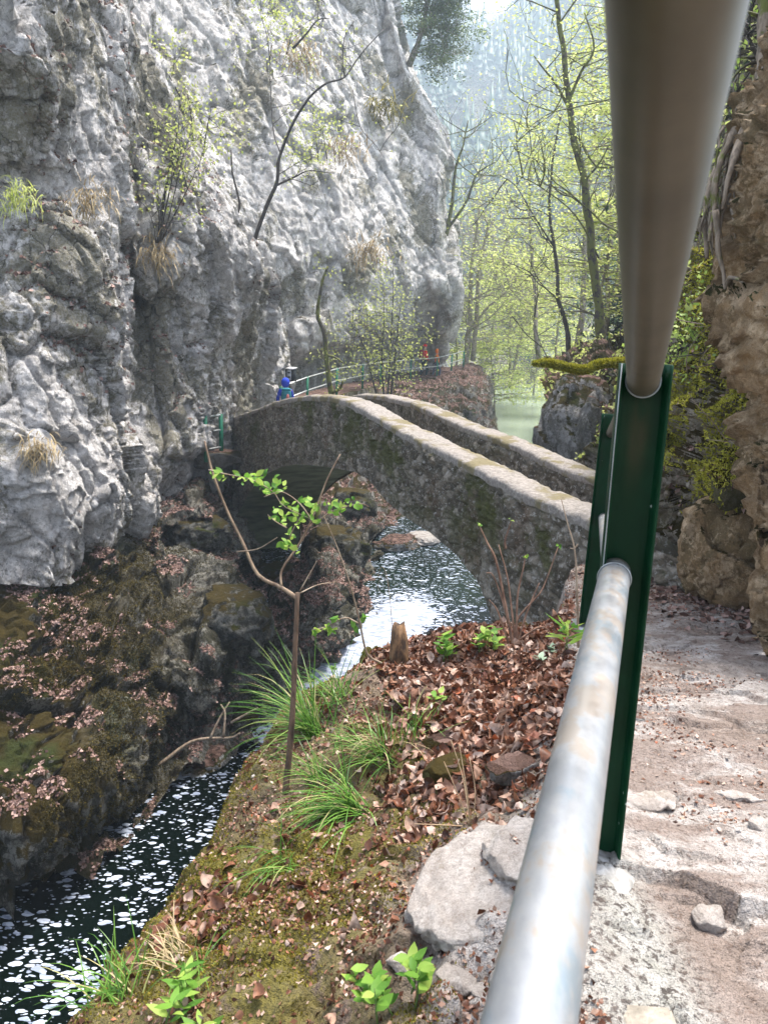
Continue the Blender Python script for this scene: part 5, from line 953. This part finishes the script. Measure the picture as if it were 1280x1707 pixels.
for pl, r0, r1 in [([(496,998,dS-.05),(470,980,dS),(430,958,dS+.05),(405,905,dS+.08),(378,850,dS+.1),(355,790,dS+.1),(341,735,dS+.1)], .0085, .0035), ([(469,979,dS),(470,950,dS+.02),(500,905,dS+.04),(520,865,dS+.05),(545,800,dS+.06),(567,757,dS+.08)], .005, .0025)]:
    q = traced(pl); V, F = tube(q, np.linspace(r0, r1, len(q)), 8, jit=.2); build('branch', V, F, B_BR, e)
thin = MB(); tips = []
for pl in [[(348,783,dS+.1),(375,790,dS+.05),(420,800,dS),(455,820,dS),(475,845,dS),(530,870,dS)],[(530,868,dS+.05),(560,850,dS+.02),(600,840,dS),(615,845,dS)],[(520,868,dS),(500,840,dS),(470,820,dS),(440,828,dS-.05)],[(478,880,dS+.1),(460,870,dS+.1),(446,858,dS+.1)],[(395,920,dS+.05),(430,915,dS),(462,896,dS-.05)],[(482,898,dS),(490,880,dS),(500,862,dS)],[(498,990,dS),(530,975,dS+.05),(562,970,dS+.1)],[(500,985,dS),(520,950,dS),(528,935,dS)]]:
    q = traced(pl); V, F = tube(q, np.linspace(.003, .0012, len(q)), 6); build('twig', V, F, B_TWIG, e)
    if pl[0][1] < 905: tips += [q[k] for k in range(2, len(q))]

LP = [(360,790),(372,792),(395,795),(410,800),(420,792),(430,800),(440,808),(452,815),(458,800),(470,812),(475,835),(462,850),(455,858),(468,868),(480,860),(490,850),(500,838),(512,832),(520,845),(508,862),(495,872),(530,850),(545,842),(560,838),(572,845),(585,836),(600,842),(556,856),(525,868),(485,890),(478,905),(492,915),(470,905),(436,792),(448,822)]
C = np.array([P(u+rng.uniform(-7, 7), v+rng.uniform(-7, 7), dS+rng.uniform(-.08, .14)) for u, v in LP for _ in range(5)]); T = rng.normal(size=C.shape)+[.4, 0, .7]
V, F, ti = leaves(C, rng.normal(size=C.shape)*.6+[0, -.7, .7], .034*rng.uniform(.45, 1.2, len(C)), rng, T=T, nu=4, nv=2, curl=.25, wid=.5); build('foliage', V, F, L_FRESH, e, None, {'tint': ti})
def shoot(name, label, cat, pls, mat, r0=.004, r1=.0015, leafpts=None, lsz=.03, leaf=L_FRESH, group=None, lift=None):
    e = empty(name, P(*pls[0][0]), label, cat, group)
    for i, pl in enumerate(pls): q = traced(pl); V, F = tube(q, np.linspace(r0 if i == 0 else r0*.6, r1, len(q)), 6, jit=.2); build('stem', V, F, mat, e)
    if leafpts: C = np.array([P(u+rng.uniform(-5, 5), v+rng.uniform(-5, 5), d) for u, v, d in leafpts for _ in range(3)]); V, F, ti = leaves(C, rng.normal(size=C.shape)*.7+[0, -.5, .8], lsz*rng.uniform(.6, 1.2, len(C)), rng, nu=3, nv=2, wid=.6); build('foliage', V, F, leaf, e, None, {'tint': ti})
shoot('twig', 'thin bent twig with a few leaves leaning over the foam toward the stump', 'twig', [[(636,1106,3.5),(612,1090,3.45),(600,1040,3.4),(585,980,3.35),(565,920,3.3),(540,860,3.25)],[(598,1040,3.4),(575,1030,3.4),(545,1045,3.4),(520,1050,3.4)]], B_TWIG, .006, .002, [(610,1030,3.4),(590,1045,3.4),(560,1030,3.4),(545,1045,3.4),(525,1052,3.4),(555,1050,3.4)], .045)
g = ground_at(862, 1082); dT = float(g@FW)+.05
shoot('bare_shrub', 'bare brown many stemmed shrub in front of the bridge abutment', 'shrub', [[(858,1085,dT),(848,1040,dT),(828,940,dT),(812,905,dT),(800,878,dT)],[(860,1085,dT),(852,1010,dT),(845,960,dT),(831,908,dT)],[(862,1082,dT),(862,1000,dT),(872,948,dT),(876,925,dT)],[(858,1080,dT),(862,1035,dT),(885,1005,dT),(905,980,dT),(930,912,dT)],[(856,1080,dT),(840,1010,dT),(822,960,dT),(810,955,dT)],[(862,1078,dT),(875,1030,dT),(893,985,dT),(899,972,dT)],[(850,1080,dT),(830,1020,dT),(815,1000,dT)],[(860,1070,dT),(905,1045,dT),(930,1080,dT)],[(843,915,dT),(842,900,dT),(852,870,dT)]], barkmat('brown_twig', (.10, .05, .03), (.26, .15, .10)), .010, .0025, [(800,876,dT),(852,868,dT),(876,924,dT),(930,910,dT)], .022)
g = ground_at(966, 1080); dU = float(g@FW)-.05
shoot('twig', 'upright thin twig left of the second post', 'twig', [[(964,1080,dU),(962,1000,dU),(958,920,dU),(945,870,dU),(935,830,dU)],[(957,915,dU),(963,907,dU)],[(957,915,dU),(950,914,dU)]], B_TWIG, .006, .002)
g = ground_at(785, 1378); dV = float(g@FW)
shoot('dry_stalks', 'cluster of dry straw stalks at the edge of the white slab', 'stalks', [[(785,1380,dV),(778,1320,dV-.03),(765,1240,dV-.05)],[(783,1380,dV),(765,1330,dV),(740,1270,dV)],[(787,1380,dV),(792,1320,dV),(782,1262,dV)],[(784,1380,dV),(772,1300,dV+.04),(752,1235,dV+.05)],[(780,1378,dV),(740,1376,dV-.02),(690,1374,dV-.03)]], simple('straw', (.45, .33, .2), (.3, .2, .12)), .003, .001)
# hanging wool/root tangle twigs over the foam
shoot('twig', 'hooked dry twig hanging over the foam', 'twig', [[(655,1060,4.2),(650,1000,4.2),(645,960,4.2),(636,945,4.2),(628,965,4.2)],[(648,980,4.2),(640,955,4.2),(630,975,4.2),(634,990,4.2)]], B_TWIG, .002, .001)
# ---- driftwood
d = W(330, 1270)-.6
shoot('driftwood', 'pale driftwood branch lying across the water behind the sapling', 'driftwood', [[(240,1290,d),(270,1272,d),(310,1242,d+.1),(340,1232,d+.1),(385,1230,d+.2),(400,1222,d+.2)],[(350,1232,d+.1),(365,1200,d+.2),(383,1170,d+.3)],[(372,1230,d+.1),(375,1190,d+.2),(368,1175,d+.3)],[(385,1205,d),(430,1180,d)]], B_TWIG, .04, .014)
# ---- sedge tufts
def tuft(u, v, n, L, wd, D, seed, label, droop=.7, mat=L_GRASS, spread=.5):
    L *= .84; wd *= .78; n = int(n*.85)
    r = np.random.default_rng(seed); g = ground_at(u, v); B = g+r.normal(size=(n, 3))*np.array([.03, .03, .006]); Dv = np.array(D)+r.normal(size=(n, 3))*spread; Dv[:, 2] = np.abs(Dv[:, 2])+.25
    V, F, ti = blades(B, Dv, L*r.uniform(.5, 1.15, n), wd, r, droop); e = build('sedge_tuft', V, F, mat, None, tuple(g), {'tint': ti}); return props(e, label, 'grass', 'sedge tufts on the near bank')
tuft(530, 1225, 130, .52, .0065, (-.75, .1, .55), 1, 'long green sedge tuft arching left over the water beside the sapling stem')
tuft(568, 1165, 70, .30, .005, (-.5, .1, .8), 2, 'upright sedge tuft below the rotten stump')
tuft(640, 1265, 110, .34, .005, (-.7, 0, .5), 3, 'sedge tuft with blades lying left below the leaf pile', droop=.9)
tuft(590, 1352, 150, .36, .0055, (-.85, -.3, .4), 4, 'largest drooping sedge tuft in the middle of the near bank', droop=1.0)
tuft(540, 1300, 60, .28, .005, (-.6, .0, .7), 5, 'small sedge tuft above the largest one')
tuft(205, 1672, 60, .25, .005, (-.6, .2, .5), 6, 'light green grass tuft at the bottom left over the water', droop=.8)
tuft(330, 1620, 26, .22, .004, (.3, -.5, .5), 7, 'sparse long blades beside the small leafy plant at the bottom')
tuft(690, 1225, 40, .22, .004, (.2, 0, .9), 8, 'thin grass growing through the leaf pile')
tuft(300, 1600, 50, .16, .004, (-.7, .2, .4), 9, 'short pale grass on the bank edge above the water', mat=L_DRY)
tuft(640, 1240, 40, .26, .0035, (-.4, -.3, .4), 10, 'dry straw coloured grass at the leaf pile edge', mat=L_DRY, droop=.8)
tuft(480, 1440, 46, .26, .004, (-.4, -.6, .3), 11, 'trailing grass below the largest sedge tuft', droop=1.1)
# ---- leafy herbs
M_PST = simple('plant_stem', (.12, .2, .05), bump=0)
def herb(u, v, label, n=4, h=.09, lsz=.055, seed=1, wid=.55, per=6, mat=L_FRESH, group='small green plants on the near bank'):
    r = np.random.default_rng(seed); g = ground_at(u, v); e = empty('herb', g, label, 'plant', group); mb = MB(); C = []; T = []; N = []
    for k in range(n):
        b = g+r.normal(size=3)*[.03, .03, .003]; t_ = b+np.array([r.normal()*.02, r.normal()*.02, h*r.uniform(.6, 1.2)]); V, F = tube(wander(b, t_, 4, .05, r), [.002, .002, .0015, .001], 5); build('stem', V, F, M_PST, e)
        for q in range(per):
            an = q*2.4+r.random(); hh = .45+.55*q/per; dv = np.array([math.cos(an), math.sin(an), .35+.5*(q/per)]); dv /= np.linalg.norm(dv); c = b+(t_-b)*hh+dv*lsz*.5; C.append(c); T.append(dv); N.append(np.array([-dv[0]*.5, -dv[1]*.5, 1]))
    C = np.array(C); V, F, ti = leaves(C, np.array(N)+.2*r.normal(size=C.shape), lsz*r.uniform(.7, 1.15, len(C)), r, T=np.array(T), nu=4, nv=2, curl=.2, wid=wid); build('foliage', V, F, mat, e, None, {'tint': ti})
herb(700, 1672, 'fresh oval leaved plant at the bottom beside the lower rail', 6, .07, .04, 1, .5); herb(655, 1690, 'low leafy plant at the very bottom edge', 4, .05, .036, 2, .5)
herb(310, 1692, 'small broad bladed plant at the bottom left', 5, .07, .055, 3, .3); herb(948, 1092, 'upright bright green shoot at the foot of the second post', 2, .15, .10, 4, .25, 8)
herb(745, 1105, 'leafy plant at the far edge of the leaf pile left', 5, .12, .06, 5, .5); herb(815, 1090, 'leafy plant beside the bare shrub', 5, .12, .06, 6, .5); herb(738, 1180, 'small seedling in the leaf pile', 2, .06, .04, 7, .5, 4); herb(915, 1100, 'low silvery leaved plant near the second post', 3, .06, .045, 8, .5, 5, leafmat('silvery_leaf', [(0, (.2, .3, .2)), (1, (.4, .5, .36))], .3))
herb(1000, 1190, 'hidden', 1) if False else None
herb(560, 1120, 'low green plant at the bank edge left of the stump', 4, .08, .04, 9, .5)
# ---- stones on the near bank
M_WHITE = limestone('fresh_white_limestone', pale=(.62, .56, .51), mid=(.48, .42, .375), olive=(.42, .33, .24), dark=(.28, .21, .16), olv=.1, sc=.16, crk=.4)
def stone(u, v, s, seed, label, rot=0, mat=None, sink=.25, tilt=0., **kw):
    g = ground_at(u, v); V, F = polyrock((0, 0, 0), s, seed, 5, rot, **kw); V = V+.012*np.stack([fbm(V*30+seed, 4, 3)]*3, 1)*min(1, s[0]/.15); V = np.stack([V[:, 0]*math.cos(tilt)-V[:, 2]*math.sin(tilt), V[:, 1], V[:, 0]*math.sin(tilt)+V[:, 2]*math.cos(tilt)], 1); props(build('stone', V+g+np.array([0, 0, s[2]*(.5-sink)]), F, mat or M_WHITE, None, tuple(g)), label, 'stone', 'loose white stones on the near bank')
stone(800, 1480, (.36, .44, .05), 1, 'broad flat white slab with cracked edge beside the lower rail', -.4, flat=.8, sink=.62, tilt=.34); stone(880, 1415, (.20, .26, .05), 2, 'pale slab partly under the lower rail', -.3, flat=.6, sink=.6, tilt=.3)
stone(760, 1545, (.20, .10, .035), 3, 'thin white slab below the broad slab', .3, flat=.6, sink=.5, tilt=.3); stone(745, 1490, (.075, .05, .045), 4, 'angular brownish stone lying on the broad slab', .6); stone(705, 1500, (.05, .05, .035), 5, 'small tan stone left of the broad slab', .2)
stone(816, 1418, (.05, .04, .03), 6, 'small grey chip on top of the broad slab', 1.0); stone(665, 1612, (.055, .05, .035), 7, 'small white stone above the bottom plant', .3); stone(690, 1535, (.04, .06, .03), 8, 'small white chip on the moss', .8)
stone(765, 1640, (.07, .10, .04), 9, 'white chip beside the bottom plant', .5); stone(800, 1660, (.05, .05, .03), 10, 'small white stone next to the lower rail at the bottom', .1); stone(735, 1245, (.14, .12, .07), 11, 'pale stone among the leaves', .3, M_BOULD); stone(745, 1300, (.16, .16, .09), 12, 'golden mossy stone among the leaves', .7, M_MOSSR := limestone('golden_mossy_stone', pale=(.2, .19, .08), mid=(.12, .11, .04), olive=(.08, .08, .02), moss=1.0, sc=.15))
stone(860, 1290, (.22, .12, .09), 13, 'pale stone with moss behind the leaf pile front', .4, M_BOULD); stone(1078, 1345, (.16, .09, .035), 14, 'flat pale stone lying on the path beside the post', .1, flat=.6, sink=.1)
stone(1180, 1540, (.08, .07, .05), 15, 'angular pale stone at the crack in the path', .5); stone(1230, 1330, (.14, .05, .02), 16, 'thin flat stone on the path', -.2); stone(720, 1060, (.14, .12, .1), 17, 'grey stone at the far bank edge', .4, M_BOULD)
stone(1262, 1380, (.06, .05, .03), 18, 'small stone near the right edge of the path', .5); stone(1065, 1200, (.05, .03, .012), 19, 'small dark flake on the path', .2, M_BOULD)
stone(905, 1620, (.14, .2, .05), 34, 'pale slab piece right of the lower rail bottom', .2, flat=.6)
# pebbles as ground cover
r = np.random.default_rng(41); C, N = scatter(VG, FG, 900, r, lambda c, n: (edge_sd(c[:, 0], c[:, 1]) < 0)*(.15+np.exp(-(((c[:, 0]-.3)/.22)**2+((c[:, 1]-1.4)/.6)**2))+.5*np.clip(fbm(c*3, 3, 8)*3, 0, 1)*(c[:, 0] > rail_x(c[:, 1])))); v, f = ico(2); mb = MB()
for k in range(len(C)): s = r.uniform(.003, .012)*np.array([1.3, 1, .6]); mb.add((v*(1+.35*facets(v*1.2+k, k)[0])[:, None]*s)@rotz(r.random()*6).T+C[k], f, r.random())
props(mb.build('pebbles', M_WHITE, smooth=False), 'small pale stone chips scattered on path and bank', 'gravel', None, 'stuff')
# ---- concrete footing with flat kerb beam under the near post
e = empty('concrete_footing', pb, 'pale concrete footing and flat beam at the foot of the near green post', 'footing')
v, f = ico(6); q = v*np.array([.10, .16, .09]); q = q*(1+.10*fbm(v*3, 4, 3)+.03*fbm(v*12, 3, 4))[:, None]
M_CON = simple('speckled_concrete', (.44, .43, .42), (.20, .19, .17), sc=30, bump=.6, bd=.01); build('mound', q+pb+np.array([-.01, -.06, -.06]), f, M_CON, e)
a = ground_at(1048, 1688); V, F = box((0, 0, 0), (.10, .9, .10)); bm = bmesh.new(); [bm.verts.new(x) for x in V]; bm.verts.ensure_lookup_table(); [bm.faces.new([bm.verts[i] for i in g_]) for g_ in F]; bmesh.ops.bevel(bm, geom=bm.edges[:], offset=.006, segments=2, affect='EDGES'); bmesh.ops.subdivide_edges(bm, edges=bm.edges[:], cuts=3)
V = np.array([x.co for x in bm.verts]); Fs = {}
for p_ in bm.faces: Fs.setdefault(len(p_.verts), []).append([x.index for x in p_.verts])
bm.verts.index_update(); bm.free(); build('beam', V@rotz(-.05).T+a+np.array([0, -.44, -.040]), [np.array(x) for x in Fs.values()], simple('sandy_concrete', (.37, .33, .27), (.20, .175, .14), sc=28, bump=.8, bd=.012), e, smooth=False)
# ---- green life on the mossy bank and overhang
def herbs_on(name, label, V0, F0, n, lsz, mask, mat, seed):
    r = np.random.default_rng(seed); C, N = scatter(V0, F0, n, r, mask); m = 7; C2 = np.repeat(C+N*.05, m, 0)+r.normal(size=(n*m, 3))*.05; V, F, ti = leaves(C2, np.repeat(N, m, 0)*.5+r.normal(size=C2.shape)*.6+[0, 0, .5], lsz*r.uniform(.5, 1.2, n*m), r, nu=2, nv=2, wid=.6)
    props(build(name, V, F, mat, None, None, {'tint': ti}), label, 'undergrowth', None, 'stuff')
herbs_on('creeping_plants', 'small bright leaves creeping over the mossy bank', VM, FM, 700, .040, lambda c, n: np.clip((c[:, 2]+.5)*2, 0, 1)*np.clip(fbm(c*1.5, 3, 31)*5, 0, 1)+1e-9, L_CREEP, 31)
herbs_on('slope_undergrowth', 'green undergrowth on the wooded slope', VR, FR, 2600, .10, lambda c, n: np.clip(fbm(c*.7, 3, 33)*4+.3, 0, 1), L_PALE, 32)
r = np.random.default_rng(50)
C, N = scatter(VM, FM, 150, r, lambda c, n: np.clip((c[:, 2]+1.0)*3, 0, 1)); mb = MB()
for k in range(len(C)): dv = N[k]*.4+r.normal(size=3)*.6+[0, 0, -.4]; dv /= np.linalg.norm(dv); V, F = tube(wander(C[k]+N[k]*.02, C[k]+N[k]*.05+dv*r.uniform(.15, .6), 7, .12, r), np.linspace(.006, .002, 7), 5); mb.add(V, F)
props(mb.build('roots', B_TWIG), 'tangle of thin pale roots and dead twigs hanging on the mossy bank', 'roots', None, 'stuff')
# big root running down the overhang's edge
e = empty('tree_root', P(1272,110,4.6), 'thick pale root mat with golden moss running down the edge of the overhang', 'root'); k = 0
for pl, r0, r1 in [([(1278,-40,4.4),(1273,60,4.4),(1272,115,4.4),(1255,160,4.35),(1230,215,4.35),(1205,262,4.3),(1185,310,4.3),(1176,370,4.3),(1178,430,4.3)], .045, .012), ([(1274,120,4.35),(1262,175,4.2),(1240,220,4.1),(1222,270,4.05),(1212,310,4.05),(1205,345,4.05)], .035, .008), ([(1258,160,4.3),(1238,190,4.2),(1215,240,4.15),(1196,290,4.15),(1190,340,4.15),(1182,400,4.15)], .03, .008), ([(1218,330,4.05),(1222,370,3.95),(1226,400,3.95)], .01, .004), ([(1192,350,4.1),(1198,400,4.1),(1206,470,4.1),(1214,520,4.1)], .018, .006), ([(1214,480,4.1),(1218,460,4.0),(1240,475,3.8)], .02, .006), ([(1250,560,4.0),(1262,640,3.9),(1266,720,3.85),(1280,790,3.7)], .02, .01)]:
    q = traced(pl); q = q+.02*np.stack([fbm(q*6, 2, 60+i) for i in range(3)], 1); V, F = tube(q, np.linspace(r0, r1, len(q)), 9, jit=.5, seed=k); build('root', V, F, barkmat('pale_root_bark', (.12, .09, .06), (.30, .235, .175), .12), e); k += 1
r = np.random.default_rng(55); mb = MB()
for i in range(80): t = r.random(); a = P(1268-90*t+r.normal()*12, 130+230*t+r.normal()*14, 4.28-.1*r.random()); b = a+np.array([r.normal()*.03-.01, -.02, -r.uniform(.08, .28)]); V, F = tube(wander(a, b, 6, .1, r), np.linspace(.008, .0015, 6), 5); mb.add(V, F)
mb.build('rootlets', barkmat('rootlet_bark', (.13, .10, .07), (.33, .27, .21), .3), e)
shoot('ivy_branch', 'mossy bright green twig hanging at the top right corner', 'branch', [[(1280,30,4.6),(1262,25,4.6),(1245,18,4.6)],[(1275,35,4.6),(1268,60,4.6),(1262,90,4.6)],[(1276,100,4.6),(1240,110,4.6),(1212,142,4.6)],[(1276,95,4.6),(1235,95,4.6)]], B_MOSS, .02, .006)
woody('overhang_shrub', 'leafy twiggy shrub above the root at the top right', 'shrub', [([(1274,120,5.2),(1250,70,5.2),(1230,20,5.2),(1225,-60,5.2)], .015, .006), ([(1278,200,5.2),(1240,170,5.2),(1215,165,5.2)], .01, .004), ([(1300,60,5.2),(1260,40,5.2),(1240,60,5.2)], .01, .004)], B_DARK, 91, twigs=10, tl=.5, leaf=L_CREEP, nleaf=5, lsz=.035, spr=.08, twr=.006, minr=.002)
woody('bank_shrub', 'low bush with small bright leaves right behind the near post top', 'shrub', [([(1180,620,6.5),(1150,600,6.6),(1120,590,6.7)], .012, .004), ([(1170,600,6.5),(1150,575,6.5),(1110,600,6.5)], .012, .004), ([(1215,590,5.8),(1200,560,5.8),(1225,540,5.6)], .012, .004)], B_DARK, 92, twigs=12, tl=.4, leaf=L_CREEP, nleaf=6, lsz=.05, spr=.09, twr=.005, minr=.002)
for k, (u, v, d, lab) in enumerate([(65,748,11.6,'dry grass tuft on the lower part of the near cliff'),(30,330,11.2,'hanging grass tuft at the left edge of the near cliff'),(262,425,15.9,'brown grass tuft under the ledge shrub of the cliff'),(640,180,37.8,'yellow flowering cushion high on the back cliff'),(500,95,30.5,'hanging dry grass below the upper cliff fork'),(615,420,34,'hanging dry grass in the crack of the back cliff'),(575,250,33,'hanging brown grass right of the cliff tree fork'),(150,335,12,'small tuft on the boulder like bulge of the near cliff')]):
    r = np.random.default_rng(300+k); n = 160; c = P(u, v, d); B = c+r.normal(size=(n, 3))*np.array([.022, .01, .015])*d*.6; D = r.normal(size=(n, 3))*.5+[0.2, -.6, .2]
    V, F, ti = blades(B, D, .028*d*r.uniform(.5, 1.2, n), .0014*d, r, 1.3); props(build('grass_tuft', V, F, L_MOSS if k == 3 else (L_DRY if k != 1 else L_PALE), None, tuple(c), {'tint': ti}), lab, 'grass', 'grass tufts on the cliffs')
# dark hole in the cliff
# ================================================================ VALLEY HAZE
V, F = box((0, 215, 62), (760, 470, 152)); hz = build('haze', V, F, None, None, (0, 215, 62), smooth=False)
hm = bpy.data.materials.new('valley_haze'); hm.use_nodes = True; t_ = hm.node_tree; t_.nodes.clear(); pv = t_.nodes.new('ShaderNodeVolumePrincipled'); oo = t_.nodes.new('ShaderNodeOutputMaterial'); t_.links.new(pv.outputs[0], oo.inputs['Volume'])
pv.inputs['Color'].default_value = (.72, .86, 1, 1); pv.inputs['Density'].default_value = .0013; pv.inputs['Anisotropy'].default_value = .2
hz.data.materials.append(hm); props(hz, 'pale blue haze filling the valley', 'haze', None, 'stuff')
